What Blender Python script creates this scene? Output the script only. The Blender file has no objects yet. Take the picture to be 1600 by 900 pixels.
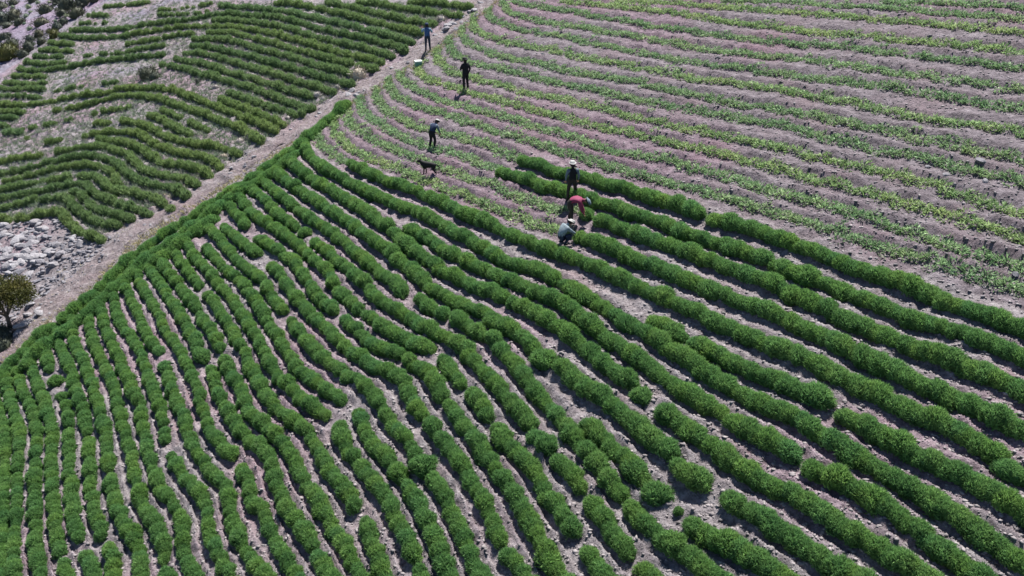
import bpy, bmesh, math, random
import numpy as np
from mathutils import Vector, Matrix, kdtree

S = bpy.context.scene
C = bpy.context.collection
rnd = random.Random(7)
rng = np.random.default_rng(11)

# ------------------------------------------------------------------ camera, sky, sun, exposure
FPX = 1250.0                      # focal length for a 1600 px wide picture
PITCH = math.radians(30)
CAM = np.array([0.0, 0.0, 19.6])
cam = bpy.data.cameras.new('camera')
cam.sensor_width = 36.0
cam.lens = 36.0 * FPX / 1600.0
cam.clip_end = 5000
co = bpy.data.objects.new('camera', cam)
C.objects.link(co)
co.location = CAM
co.rotation_euler = (math.radians(90) - PITCH, 0, 0)
S.camera = co

SUN_EL = math.radians(58)
SUN_AZ = math.radians(20)         # direction towards the sun, clockwise from +Y
w = bpy.data.worlds.new('World')
S.world = w
w.use_nodes = True
nt = w.node_tree
nt.nodes.clear()
sky = nt.nodes.new('ShaderNodeTexSky')
sky.sky_type = 'NISHITA'
sky.sun_disc = False
sky.sun_elevation = SUN_EL
sky.sun_rotation = SUN_AZ
sky.altitude = 2500
bg = nt.nodes.new('ShaderNodeBackground')
bg.inputs[1].default_value = 0.065
wo = nt.nodes.new('ShaderNodeOutputWorld')
nt.links.new(sky.outputs[0], bg.inputs[0])
nt.links.new(bg.outputs[0], wo.inputs[0])

sl = bpy.data.lights.new('sun', 'SUN')
sl.energy = 5.0
sl.angle = math.radians(0.6)
sl.color = (1.0, 0.96, 0.90)
so = bpy.data.objects.new('sun', sl)
C.objects.link(so)
sd = Vector((math.sin(SUN_AZ) * math.cos(SUN_EL), math.cos(SUN_AZ) * math.cos(SUN_EL), math.sin(SUN_EL)))
so.rotation_euler = sd.to_track_quat('Z', 'Y').to_euler()
so.location = (20, 40, 60)

S.view_settings.view_transform = 'Standard'
S.view_settings.look = 'None'
S.view_settings.gamma = 1
S.view_settings.exposure = 1.28
S.view_settings.use_curve_mapping = False

# ------------------------------------------------------------------ terrain maths
SX, SY = 0.289, 0.1655            # the hillside rises to the right and away

def softclip(v, lo, hi, s):
    v = np.asarray(v, float)
    a = np.where(v > hi, hi + s * np.tanh((v - hi) / s), v)
    return np.where(a < lo, lo + s * np.tanh((a - lo) / s), a)

def base(x, y):
    return SX * softclip(x, -110, 60, 120) + SY * softclip(y, -50, 170, 150)

def unproject(u, v, off=0.0):
    """a surveyed point of the photograph -> where it stands on the hillside"""
    X = (u - 800) / FPX
    Y = (v - 450) / FPX
    d = np.array([X, math.cos(PITCH) - Y * math.sin(PITCH), -math.sin(PITCH) - Y * math.cos(PITCH)])
    t = (off - CAM[2]) / (d[2] - SX * d[0] - SY * d[1])
    return CAM + t * d

def parse(s, off):
    segs = []
    for part in s.split('|'):
        pts = [tuple(map(float, q.split(','))) for q in part.split()]
        segs.append(np.array([unproject(a, b, off)[:2] for a, b in pts]))
    return segs

def smooth(pts, step=0.1):
    """Catmull-Rom through the points, resampled at even steps"""
    if len(pts) == 1:
        return pts.copy()
    P = np.vstack([2 * pts[0] - pts[1], pts, 2 * pts[-1] - pts[-2]])
    out = []
    for i in range(1, len(P) - 2):
        p0, p1, p2, p3 = P[i - 1], P[i], P[i + 1], P[i + 2]
        n = max(2, int(np.linalg.norm(p2 - p1) / 0.15))
        for k in range(n):
            t = k / n
            out.append(0.5 * ((2 * p1) + (-p0 + p2) * t + (2 * p0 - 5 * p1 + 4 * p2 - p3) * t * t + (-p0 + 3 * p1 - 3 * p2 + p3) * t ** 3))
    out.append(P[-2])
    out = np.array(out)
    L = np.concatenate([[0], np.cumsum(np.linalg.norm(np.diff(out, axis=0), axis=1))])
    n = max(2, int(round(L[-1] / step)) + 1)
    q = np.linspace(0, L[-1], n)
    return np.stack([np.interp(q, L, out[:, 0]), np.interp(q, L, out[:, 1])], 1)

def vnoise(x, y, scale, seed):
    """smooth value noise, vectorised"""
    r = np.random.default_rng(seed).random((256, 256))
    u, v = x / scale, y / scale
    i, j = np.floor(u).astype(int), np.floor(v).astype(int)
    a, b = u - i, v - j
    a = a * a * (3 - 2 * a)
    b = b * b * (3 - 2 * b)
    g = lambda p, q: r[p & 255, q & 255]
    return (g(i, j) * (1 - a) + g(i + 1, j) * a) * (1 - b) + (g(i, j + 1) * (1 - a) + g(i + 1, j + 1) * a) * b

# ------------------------------------------------------------------ survey of the planted rows (pixels of the 1600x900 photograph)
LOWER = {
'R1': '819,252 837,255 865,265 893,271 920,277 955,290 987,297 1025,308 1062,320 1098,332 | 1108,340 1150,347 1200,366 1250,382 1300,402 1337,415 1387,430 1425,444 1462,462 1500,476 1550,493 1640,526',
'R2': '785,267 800,271 837,285 875,296 912,307 950,317 987,330 1025,343 1062,359 1100,370 1137,382 1175,396 1200,405 1237,421 1275,436 1310,449 1350,462 1387,477 1420,492 1475,508 1525,523 1562,538 1640,569',
'R3': '915,333 950,346 987,360 1025,373 1062,387 1100,400 1137,415 1175,429 1212,444 1250,463 1300,486 1350,509 1412,534 1450,547 1500,566 1550,584 1640,623',
'R4': '907,369 937,380 975,395 1000,405 1025,415 1062,431 1100,446 1125,455 1162,469 1200,485 1250,507 1287,526 1325,544 1350,556 1387,573 1425,590 1462,607 1500,623 1550,647 1640,689',
'R5': '550,254 562,262 581,270 599,279 637,291 675,307 712,325 750,341 787,358 825,376 850,387 875,396 912,408 937,418 962,430 1000,446 1037,462 1075,478 1112,496 1150,512 1200,535 1237,550 1275,567 1312,585 1350,602 1387,621 1425,638 1462,654 1500,672 1550,700 1568,712 | 1578,733 1640,764',
'R5b': '1028,502 1045,512 1062,522 | 1078,531 1112,548 1150,563 1187,582 1212,589 1237,600 1275,617 1292,625 | 1311,643 1350,660 1385,680 1425,704 1475,727 1512,743 1550,766 1640,822',
'R6': '475,224 482,239 495,251 509,262 525,272 541,281 554,287 569,294 581,300 596,308 612,315 650,328 670,337 687,347 706,358 725,368 741,377 756,387 775,397 795,407 837,419 862,432 887,446 925,468 950,483 975,500 1012,522 1050,546 1087,568 1125,590 1150,605 1187,625 1237,648 1287,678 1312,695 1350,716 1387,736 1425,757 1450,773 1487,796 1525,822 1562,848 1640,905',
'R6b': '641,357 655,365 675,375 690,385 707,394 725,403 744,413 762,422 781,430 799,439 837,453 875,470 900,487 925,507 950,525 975,543 1000,560 1025,579 1050,595 1075,611 1112,632 1135,646 | 1143,655 1162,663 1187,678 1212,692 1244,708 | 1256,728 1300,744 1350,768 1387,792 1425,820 1462,847 1500,875 1560,918',
'R7': '451,245 460,256 475,269 490,279 506,289 525,299 544,311 562,321 575,329 587,340 605,352 619,365 635,378 650,390 667,404 687,417 707,428 725,437 744,445 775,455 787,461 800,466 837,486 875,510 900,530 925,549 950,569 975,587 990,598 | 1003,616 | 1032,638 1062,656 1087,674 1112,692 1137,711 1162,728 1187,745 1237,768 1275,791 1312,815 1350,838 1375,856 1412,879 1475,922',
'R8': '432,264 441,275 456,286 471,297 487,307 506,319 525,334 547,346 560,357 575,368 590,379 607,389 622,403 639,418 654,430 670,445 694,458 710,467 727,475 747,482 762,493 781,503 796,512 812,522 825,532 838,545 | 852,560 | 872,571 887,581 902,594 919,605 935,614 950,625 965,636 980,649 994,663 1012,677 1037,697 1053,711 | 1059,729 1075,742 1090,747 | 1134,776 1145,783 1175,798 1200,816 1225,831 1262,852 1300,876 1370,925',
'R8b': '922,660 931,667 937,679 950,689 962,702 975,713 987,727 997,740 1014,753 | 1027,770 | 1075,813 1093,825 1112,835 1150,855 1187,876 1240,908',
'R9': '407,274 416,285 429,297 442,307 456,319 470,329 481,336 490,342 506,352 520,362 535,374 550,387 565,399 579,410 594,423 607,431 620,441 632,456 | 652,465 670,476 687,485 699,490 | 710,493 725,501 741,511 759,522 775,533 787,546 797,558 807,571 819,586 831,601 844,614 855,626 866,639 876,652 890,666 897,679 906,693 919,704 929,714 937,727 950,742 962,757 977,773 987,784 996,805 1005,815 1025,827 1050,847 1075,863 1100,882 1150,918',
'R10': '395,294 400,299 410,307 422,319 436,336 450,345 465,354 | 476,362 | 492,375 506,387 521,400 537,413 556,428 571,442 587,460 599,470 607,474 621,484 637,492 655,503 672,513 690,521 707,529 722,538 736,553 750,574 762,585 774,596 784,609 795,622 803,632 811,641 825,653 832,662 | 839,682 | 855,697 | 871,713 885,727 897,742 907,755 911,762 | 923,775 931,793 946,812 959,829 971,846 981,860 985,868 | 1008,890 1020,905',
'R11': '371,299 380,314 390,327 400,336 408,341 422,350 439,360 455,372 470,384 484,397 495,408 510,423 522,437 529,450 542,462 555,475 561,484 | 575,487 587,498 600,507 622,522 641,531 660,537 677,544 | 692,555 706,580 719,595 724,603 | 735,611 750,625 759,640 764,652 | 775,665 785,679 795,694 804,700 815,712 829,724 839,737 846,753 855,769 866,781 875,795 887,812 897,830 | 917,857 931,877 944,893 965,920',
'R12': '352,307 359,320 369,332 381,346 385,353 | 403,370 412,374 427,384 442,394 456,405 467,418 477,432 485,444 490,452 500,465 512,475 525,486 | 536,497 550,507 566,520 581,531 595,541 606,544 625,552 644,564 660,572 672,586 682,601 691,615 702,629 712,644 721,658 732,669 740,680 749,694 761,713 775,729 787,745 797,758 806,768 814,782 820,797 829,812 839,833 850,854 862,872 875,891 892,915',
'R13': '350,351 360,360 372,371 385,382 395,389 405,393 | 425,413 436,425 446,438 455,452 467,466 479,481 489,493 502,505 516,517 530,530 545,542 562,556 581,570 596,577 607,577 622,587 635,600 642,618 652,634 662,650 677,665 687,679 699,693 707,707 720,722 731,737 740,752 750,767 757,781 761,795 771,812 780,831 787,849 795,866 806,874 821,896 835,915',
'R14': '322,349 335,361 347,375 359,389 370,402 382,414 395,424 404,430 414,441 421,453 430,466 439,478 443,484 | 454,498 465,513 477,527 490,541 503,555 520,570 544,584 561,595 577,606 587,619 597,634 606,649 613,661 622,671 630,680 642,692 650,706 | 662,726 | 675,740 685,754 694,769 701,783 706,797 716,814 724,834 732,854 741,874 752,894 765,918',
'R15': '304,350 309,361 | 322,384 335,400 347,412 362,425 377,438 391,453 399,464 407,480 415,495 424,511 435,526 442,538 454,554 465,572 487,590 504,601 520,613 535,622 | 560,639 567,656 571,669 576,680 585,694 595,705 604,713 612,722 621,733 632,748 642,762 652,777 660,795 667,814 677,832 686,849 692,869 702,893 715,918',
'R16': '287,374 297,387 304,399 315,410 327,424 337,437 350,452 364,467 375,483 387,499 394,513 404,529 413,547 424,569 437,586 452,601 467,616 482,629 499,640 509,650 | 529,666 535,679 542,697 554,713 566,728 579,744 591,759 603,770 609,783 616,799 627,818 636,838 642,857 650,874 656,896 665,918',
'R17': '262,378 270,386 277,399 284,410 295,423 304,435 311,446 | 325,458 334,470 344,485 353,500 366,518 375,536 384,553 392,571 400,587 407,601 417,616 429,631 442,644 460,655 477,668 487,680 496,696 502,712 512,729 525,743 536,758 548,771 553,790 | 569,809 576,828 582,847 590,867 598,887 610,915',
'R18': '243,388 250,400 256,414 267,429 280,444 290,458 300,470 309,484 318,499 331,516 339,531 345,543 | 351,561 361,580 371,596 378,613 383,627 391,641 400,650 416,663 430,675 446,693 456,707 465,724 474,742 485,759 497,777 505,794 516,809 526,827 537,846 547,864 557,884 572,912',
'R19': '225,394 230,405 236,419 245,434 256,449 267,467 279,484 288,500 296,514 305,528 311,545 317,557 | 329,576 336,593 343,611 348,627 357,643 369,659 380,674 394,686 407,696 419,709 426,726 430,744 436,763 445,781 451,795 462,812 474,828 485,846 490,853 | 497,867 507,883 516,897 528,915',
'R20': '207,402 212,418 217,434 225,449 234,465 244,480 252,498 259,513 270,528 281,546 290,562 299,581 307,601 312,617 319,646 326,665 336,681 349,696 361,711 | 378,727 387,748 391,769 396,791 403,785 412,798 417,814 427,834 439,856 450,873 460,891 475,915',
'R21': '190,430 195,445 200,457 206,470 214,485 221,500 226,514 236,531 250,547 | 257,566 264,586 270,606 277,627 285,644 290,666 299,684 306,700 316,716 326,733 341,748 355,762 359,786 363,807 371,829 376,843 384,860 395,874 408,888 425,915',
'R22': '172,440 177,460 181,482 191,507 203,522 215,540 224,561 230,581 237,602 249,631 255,650 257,669 259,684 | 266,709 277,725 284,739 296,752 309,767 319,782 323,798 326,818 332,843 342,866 354,887 368,912',
'R23': '152,455 156,475 161,496 166,517 175,535 184,554 196,580 204,597 210,612 219,631 222,656 226,675 230,698 238,722 244,740 250,757 262,773 274,788 284,806 287,829 286,845 288,864 300,891 312,915',
'R24': '132,468 137,481 139,502 145,525 152,544 160,563 170,582 176,600 181,618 186,638 191,655 195,673 201,695 206,716 211,742 215,763 222,785 235,804 246,821 254,841 255,862 254,872 | 260,893 268,915',
'R25': '110,492 112,510 115,527 121,542 131,562 138,582 144,600 149,619 156,638 161,655 166,678 171,733 180,780 186,796 192,812 200,832 206,827 213,847 219,868 221,893 222,915',
'R26': '86,508 91,525 96,544 104,563 112,582 117,603 124,622 131,640 135,658 137,678 140,733 145,785 149,800 155,818 158,834 | 168,846 173,860 175,881 174,915',
'R27': '71,550 75,560 76,574 | 87,593 | 97,618 | 103,630 106,648 108,663 108,678 109,733 114,789 117,818 120,843 | 132,865 144,887 147,915',
'R28': '44,548 50,575 59,600 67,617 72,633 77,650 82,669 81,690 80,733 83,785 87,800 87,824 91,850 95,862 | 97,877 104,893 108,915',
'R29': '24,570 30,594 37,613 47,630 52,648 57,667 56,690 55,733 54,789 54,824 55,850 61,875 66,915',
'R30': '4,580 10,598 14,615 18,633 24,650 29,669 30,690 27,733 26,789 22,830 21,860 25,915',
'R31': '-12,615 -4,632 2,650 7,669 8,690 7,733 5,789 3,840 2,895 2,915',
'R32': '-32,620 -22,660 -18,700 -18,760 -20,820 -22,915',
}
EDGE = {
'E1': '540,164 525,177 510,188 497,200 484,212 470,226 455,236 440,246 420,260 400,275 375,291 350,306 325,323 300,340 275,355 250,370 225,388 200,408 180,427 160,447 140,465 118,484 95,502 70,519 50,537 30,554 15,568 0,588 -15,605',
'E2': '465,240 440,258 415,276 392,291 367,305 345,322 320,342 295,358 270,378 245,394 220,413 200,432 180,450 160,468 140,486 120,503 100,519 80,532 60,550 45,565',
'E3': '330,345 310,358 290,374 268,392 246,406',
}
UPPER = {
'u1': '640,2 675,3 707,6 736,11', 'u2': '560,2 588,4 613,9 644,14 675,18 701,21 717,24',
'u3': '512,2 544,9 575,16 600,22 625,27 650,32 677,37', 'u4': '430,3 462,5 487,10 512,15 544,22 575,31 600,37 625,43 658,51',
'u5': '345,8 375,10 400,11 431,15 456,18 481,24 512,31 544,37 575,45 600,51 625,59 645,64',
'u6': '200,42 237,36 262,34 294,30 319,25 335,22 362,21 400,24 431,25 456,31 481,38 506,45 531,50 556,55 588,62 613,70 633,78',
'u7': '334,30 362,31 400,34 425,38 456,44 481,53 506,59 531,65 556,70 581,76 599,82 613,86',
'u8': '200,54 237,48 275,42 300,40 331,40 357,40 381,43 400,46 425,51 456,59 481,66 506,74 531,80 562,88 597,95',
'u9': '200,67 225,64 250,59 281,53 300,51 | 325,50 362,50 400,59 425,65 450,73 475,79 500,86 525,93 556,100 584,107',
'u10': '204,78 225,75 256,70 | 303,61 337,60 369,64 400,74 425,80 450,86 475,94 500,102 525,108 553,114',
'u11': '200,90 237,86 254,84 | 300,70 325,73 356,79 400,89 425,98 450,104 475,111 501,119 533,127 549,131',
'u12': '289,81 325,84 356,93 400,105 435,117 470,127 493,134 521,142', 'u13': '275,90 300,95 325,100 356,112 381,118 399,123 435,134 470,144 486,149',
'u14': '253,99 281,104 316,115 337,119 362,127 381,132 399,138 430,150 470,164 488,168', 'u15': '357,142 375,149 399,158 430,168 455,174 471,177',
'u16': '346,153 362,160 381,167 399,174 425,185 444,193',
'u17': '87,141 106,136 131,132 | 163,129 200,122', 'u18': '0,162 31,163 56,161 75,158 100,153 119,149 163,144 188,138 200,137 230,136 262,138 281,143 306,152 331,162 350,169 375,179 399,188 429,202',
'u19': '87,172 112,167 140,161 169,153 200,148 225,149 256,155 275,162 300,170 325,178 344,188 362,194 385,203 406,219',
'u20': '162,173 181,169 200,167 | 247,165 269,177 287,184 306,193 324,200', 'u21': '35,200 56,196 85,191 | 104,186 119,183 | 148,176',
'u22': '148,191 169,190 | 193,187 215,191 237,200 256,209 275,217 300,222 325,225 337,226 356,232 373,239', 'u23': '235,178 256,187 275,198 296,209',
'u24': '12,217 31,216 54,213 | 75,207 84,205 | 113,200', 'u25': '145,207 169,205 200,205 219,209 235,219 256,229 275,236 300,241 319,244 335,251 345,259',
'u26': '69,222 100,216 | 133,211', 'u27': '155,216 175,218 200,223 219,230 235,241 250,250 275,256 300,260 319,266 329,273',
'u28': '92,236 112,231 135,228 162,228 181,233 200,240 210,249 222,261 244,270 269,275 290,279 309,289',
'u29': '0,252 25,247 44,244 62,242', 'u30': '4,270 22,266 | 32,266 50,260 75,253 100,248 119,243 150,242 169,247 185,256 195,266 219,280 244,287 269,292 285,300 294,306',
'u31': '7,281 31,276 | 44,273 62,268 87,263 112,258 137,257 162,261 175,267 182,280 186,287',
'u32': '0,296 19,291 44,286 65,281 | 77,280 106,275 | 125,272 150,275 162,283 172,293 200,299 225,304 247,310 260,319 269,325',
'u33': '0,312 25,305 50,299 73,295 | 82,294 100,289 119,285 135,287 144,297 162,307 181,316 200,322 219,326 234,332', 'u34': '0,325 25,318 53,312',
'u35': '115,298 127,302 136,312 147,322 169,331 194,337 204,341', 'u36': '67,312 87,307 106,311 117,323 137,339 162,347 184,350',
'u37': '0,342 14,341 | 27,340 47,339 | 53,335 75,330 95,330 107,345 125,360 145,367 159,373',
'u38': '22,118 44,118 70,119', 'u39': '7,127 37,131 71,128', 'u40': '0,137 31,138 67,138', 'u41': '0,148 31,149 62,151', 'u42': '0,173 37,174', 'u43': '0,183 25,182',
'u44': '0,194 12,196', 'u45': '163,9 200,6 231,3', 'u46': '139,23 167,23', 'u47': '125,35 167,34', 'u48': '110,46 150,46 200,44', 'u49': '95,55 125,58 157,58 200,55',
'u50': '78,66 113,68', 'u51': '63,77 113,78', 'u52': '54,87 100,88 | 130,86 163,83 200,80', 'u53': '41,95 69,99 100,97', 'u54': '30,107 63,109 94,105 125,100 163,94 200,89',
'u55': '250,14 287,11 319,6 335,4', 'u56': '250,22 281,21 306,19 323,16', 'u57': '200,5 231,2', 'u58': '10,205 30,206',
}
STUB = {
's1': '877,2 924,6 970,11 1034,17 1095,26 1158,37 1220,42 1267,49 1314,53 1361,57 1408,62 1470,68 1525,73 1640,85',
's2': '800,2 842,11 877,16 924,24 970,31 1017,39 1111,53 1220,66 1300,71 1375,80 1475,91 1640,112',
's3': '783,0 786,6 798,19 822,28 861,36 908,42 970,53 1048,67 1127,80 1220,90 1275,94 1350,105 1425,116 1525,130 1640,148',
's4': '764,12 764,20 772,31 798,42 830,50 877,56 924,67 970,75 1048,91 1127,103 1220,115 1300,125 1400,138 1500,155 1640,178',
's5': '741,22 740,36 751,50 783,64 830,72 877,81 924,92 970,100 1048,116 1127,128 1200,136 1275,150 1350,165 1425,181 1500,192 1640,213',
's6': '722,40 723,55 735,69 751,76 783,88 830,97 877,108 924,117 970,124 1033,137 1064,144 1111,153 1158,162 1220,170 1275,181 1325,194 1400,208 1450,219 1525,234 1640,258',
's7': '701,58 702,66 706,78 717,89 736,97 783,107 830,119 877,130 924,139 970,150 1033,161 1095,174 1158,185 1220,194 1267,207 1314,219 1361,232 1408,241 1462,251 1500,261 1550,272 1640,293',
's8': '684,74 683,82 686,94 697,104 713,113 728,118 755,125 790,133 814,142 861,150 908,161 955,173 1033,193 1095,205 1158,218 1220,231 1267,244 1314,255 1361,263 1425,281 1475,296 1525,310 1640,341',
's9': '656,98 655,109 666,122 689,130 720,138 736,144 783,157 830,171 877,182 924,194 970,205 1033,219 1095,232 1158,248 1232,269 1275,280 1325,292 1375,306 1425,321 1475,334 1525,351 1640,386',
's10': '627,110 627,120 642,134 666,147 689,156 720,164 759,175 806,187 845,200 892,213 931,228 970,238 1033,249 1095,265 1158,280 1200,296 1250,309 1300,322 1350,337 1400,355 1450,371 1500,389 1550,405 1640,434',
's11': '606,122 609,131 617,147 634,158 658,167 689,177 713,184 751,194 783,207 830,221 861,232 892,241 931,254 970,265 1033,282 1095,297 1150,314 1200,330 1250,343 1300,360 1350,376 1400,394 1450,406 1500,422 1550,437 1640,462',
's12': '587,136 589,144 595,160 608,174 627,185 650,196 680,204 705,210 720,213 759,226 790,239 812,248',
's13': '562,150 564,160 570,175 589,189 611,203 634,216 658,225 689,233 720,240 743,251 767,261 780,266',
's14': '542,168 544,177 548,191 562,203 583,217 603,228 627,238 650,247 700,266 743,280 775,291 800,302 837,317 875,327 905,330',
's15': '522,184 522,194 524,208 536,219 551,231 564,239 580,247 600,256 625,265 650,274 675,285 712,300 750,316 787,332 800,335 837,350 862,357 892,365',
's16': '494,205 498,214 505,226 517,236 531,246 545,253',
's17': '960,2 1000,3 1048,4 1111,9 1158,13 1220,18 1300,23 1400,32 1470,37 1525,43 1640,56',
's18': '1130,1 1220,3 1300,8 1350,9 1400,13 1450,17 1525,24 1640,33',
's19': '1380,1 1470,4 1550,8 1640,14',
}
PATH = '800,-30 765,0 735,23 705,46 685,61 660,78 638,96 610,113 585,129 560,146 530,163 500,183 470,204 440,223 410,241 385,258 360,272 330,290 300,311 270,329 240,346 215,362 190,381 165,405 135,432 105,458 75,480 45,503 15,533 -20,565'

OFF_HEDGE, OFF_UP, OFF_STUB = 0.22, 0.24, 0.06
lower = {k: parse(v, OFF_HEDGE) for k, v in LOWER.items()}
edge = {k: parse(v, OFF_HEDGE) for k, v in EDGE.items()}
upper = {k: parse(v, OFF_UP) for k, v in UPPER.items()}
stub = {k: parse(v, OFF_STUB) for k, v in STUB.items()}
path_pts = smooth(parse(PATH, 0)[0], 0.2)

# ------------------------------------------------------------------ materials
def mat(name):
    m = bpy.data.materials.new(name)
    m.use_nodes = True
    n = m.node_tree
    n.nodes.clear()
    out = n.nodes.new('ShaderNodeOutputMaterial')
    b = n.nodes.new('ShaderNodeBsdfPrincipled')
    b.inputs['Specular IOR Level'].default_value = 0.25
    b.inputs['Roughness'].default_value = 0.85
    n.links.new(b.outputs[0], out.inputs[0])
    return m, n, b, out

def noise(n, scale, detail=4, rough=0.55, vec=None):
    t = n.nodes.new('ShaderNodeTexNoise')
    t.inputs['Scale'].default_value = scale
    t.inputs['Detail'].default_value = detail
    t.inputs['Roughness'].default_value = rough
    if vec is not None:
        n.links.new(vec, t.inputs['Vector'])
    return t

def ramp(n, fac, stops):
    r = n.nodes.new('ShaderNodeValToRGB')
    e = r.color_ramp.elements
    while len(e) < len(stops):
        e.new(0.5)
    for el, (p, c) in zip(e, stops):
        el.position = p
        el.color = (*c, 1)
    n.links.new(fac, r.inputs[0])
    return r

def mixc(n, fac, a, b, mode='MIX'):
    m = n.nodes.new('ShaderNodeMix')
    m.data_type = 'RGBA'
    m.blend_type = mode
    for sock, v in ((m.inputs[0], fac), (m.inputs[6], a), (m.inputs[7], b)):
        if isinstance(v, (int, float)):
            sock.default_value = v
        elif isinstance(v, tuple):
            sock.default_value = (*v, 1)
        else:
            n.links.new(v, sock)
    return m.outputs[2]

def bump(n, b, h, strength, dist):
    bp = n.nodes.new('ShaderNodeBump')
    bp.inputs['Strength'].default_value = strength
    bp.inputs['Distance'].default_value = dist
    n.links.new(h, bp.inputs['Height'])
    n.links.new(bp.outputs[0], b.inputs['Normal'])

def leaf_material(name, cols, scale, trans=0.3, perobj=True):
    """leaf colour varies from plant to plant and from sprig to sprig"""
    m, n, b, out = mat(name)
    geo = n.nodes.new('ShaderNodeNewGeometry')
    ns = noise(n, scale, 3, 0.6, geo.outputs['Position'])
    r = ramp(n, ns.outputs[0], [(0.25, cols[0]), (0.5, cols[1]), (0.75, cols[2])])
    col = r.outputs[0]
    if perobj:
        oi = n.nodes.new('ShaderNodeObjectInfo')
        r2 = ramp(n, oi.outputs['Random'], [(0.0, (0.80, 0.86, 0.86)), (0.4, (1, 1, 1)), (0.75, (1.1, 1.05, 0.9)), (1.0, (0.92, 1.0, 1.12))])
        col = mixc(n, 1.0, col, r2.outputs[0], 'MULTIPLY')
    r3 = ramp(n, geo.outputs['Random Per Island'], [(0.0, (0.45, 0.48, 0.45)), (0.5, (0.95, 0.96, 0.95)), (0.85, (1.2, 1.18, 1.1)), (1.0, (1.42, 1.38, 1.25))])
    col = mixc(n, 1.0, col, r3.outputs[0], 'MULTIPLY')
    n.links.new(col, b.inputs['Base Color'])
    b.inputs['Roughness'].default_value = 0.6
    tr = n.nodes.new('ShaderNodeBsdfTranslucent')
    n.links.new(col, tr.inputs[0])
    mx = n.nodes.new('ShaderNodeMixShader')
    mx.inputs[0].default_value = trans
    n.links.new(b.outputs[0], mx.inputs[1])
    n.links.new(tr.outputs[0], mx.inputs[2])
    n.links.new(mx.outputs[0], out.inputs[0])
    return m

M = {}
M['leaf'] = leaf_material('shrub_leaf', [(0.118, 0.250, 0.090), (0.150, 0.290, 0.098), (0.190, 0.318, 0.102)], 0.9, 0.45)
M['upleaf'] = leaf_material('far_shrub_leaf', [(0.130, 0.205, 0.090), (0.155, 0.235, 0.098), (0.180, 0.250, 0.105)], 0.35, 0.45)
M['greyleaf'] = leaf_material('grey_shrub_leaf', [(0.15, 0.20, 0.14), (0.21, 0.26, 0.19), (0.26, 0.28, 0.21)], 0.7)
M['stub'] = leaf_material('stubble_leaf', [(0.155, 0.265, 0.130), (0.215, 0.330, 0.158), (0.290, 0.375, 0.185)], 0.6, 0.35)
M['scrub'] = leaf_material('scrub_leaf', [(0.040, 0.050, 0.042), (0.055, 0.066, 0.052), (0.085, 0.085, 0.055)], 0.4, 0.15)
M['tree'] = leaf_material('tree_leaf', [(0.045, 0.055, 0.018), (0.065, 0.072, 0.020), (0.10, 0.090, 0.026)], 1.2, 0.25)
M['dry'] = leaf_material('dry_twig', [(0.24, 0.21, 0.20), (0.32, 0.29, 0.29), (0.42, 0.38, 0.36)], 1.5, 0.1)
M['straw'] = leaf_material('dry_grass', [(0.34, 0.30, 0.17), (0.42, 0.37, 0.22), (0.46, 0.42, 0.28)], 1.0, 0.2)

def soil_material(name, dark, mid, light, red):
    m, n, b, out = mat(name)
    geo = n.nodes.new('ShaderNodeNewGeometry')
    P = geo.outputs['Position']
    big = noise(n, 0.35, 4, 0.6, P)
    med = noise(n, 3.0, 6, 0.65, P)
    fine = noise(n, 9.0, 6, 0.72, P)
    c1 = ramp(n, med.outputs[0], [(0.28, dark), (0.5, mid), (0.72, light)])
    c2 = mixc(n, ramp(n, big.outputs[0], [(0.50, (0, 0, 0)), (0.66, (0.75, 0.75, 0.75))]).outputs[0], c1.outputs[0], red)
    c3 = mixc(n, 0.75, c2, ramp(n, fine.outputs[0], [(0.33, (0.22, 0.22, 0.23)), (0.47, (0.9, 0.9, 0.9)), (0.58, (1.1, 1.1, 1.1)), (0.7, (1.6, 1.58, 1.55))]).outputs[0], 'MULTIPLY')
    n.links.new(c3, b.inputs['Base Color'])
    b.inputs['Roughness'].default_value = 0.95
    ad = n.nodes.new('ShaderNodeMath')
    ad.operation = 'ADD'
    n.links.new(fine.outputs[0], ad.inputs[0])
    n.links.new(med.outputs[0], ad.inputs[1])
    bump(n, b, ad.outputs[0], 1.0, 0.12)
    return m, n, b, c3

def ground_material():
    m, n, b, c = soil_material('hillside_soil', (0.090, 0.079, 0.086), (0.192, 0.171, 0.182), (0.320, 0.296, 0.306), (0.210, 0.168, 0.178))
    at = n.nodes.new('ShaderNodeAttribute')
    at.attribute_name = 'zone'
    sp = n.nodes.new('ShaderNodeSeparateColor')
    n.links.new(at.outputs[0], sp.inputs[0])
    # worked soil of the cut field is a little darker and browner; the scrub slope is stony, with bluish distance haze painted into its colour; R harvested, G scrub
    c = mixc(n, sp.outputs[0], c, mixc(n, 1.0, c, (0.74, 0.70, 0.74), 'MULTIPLY'))
    c = mixc(n, sp.outputs[1], c, mixc(n, 1.0, c, (0.98, 1.02, 1.20), 'MULTIPLY'))
    c = mixc(n, sp.outputs[2], c, mixc(n, 1.0, c, (1.05, 0.90, 0.98), 'MULTIPLY'))
    n.links.new(c, b.inputs['Base Color'])
    return m

M['ground'] = ground_material()
M['path'] = soil_material('path_gravel', (0.095, 0.077, 0.081), (0.180, 0.150, 0.157), (0.30, 0.270, 0.277), (0.190, 0.143, 0.151))[0]

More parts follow.
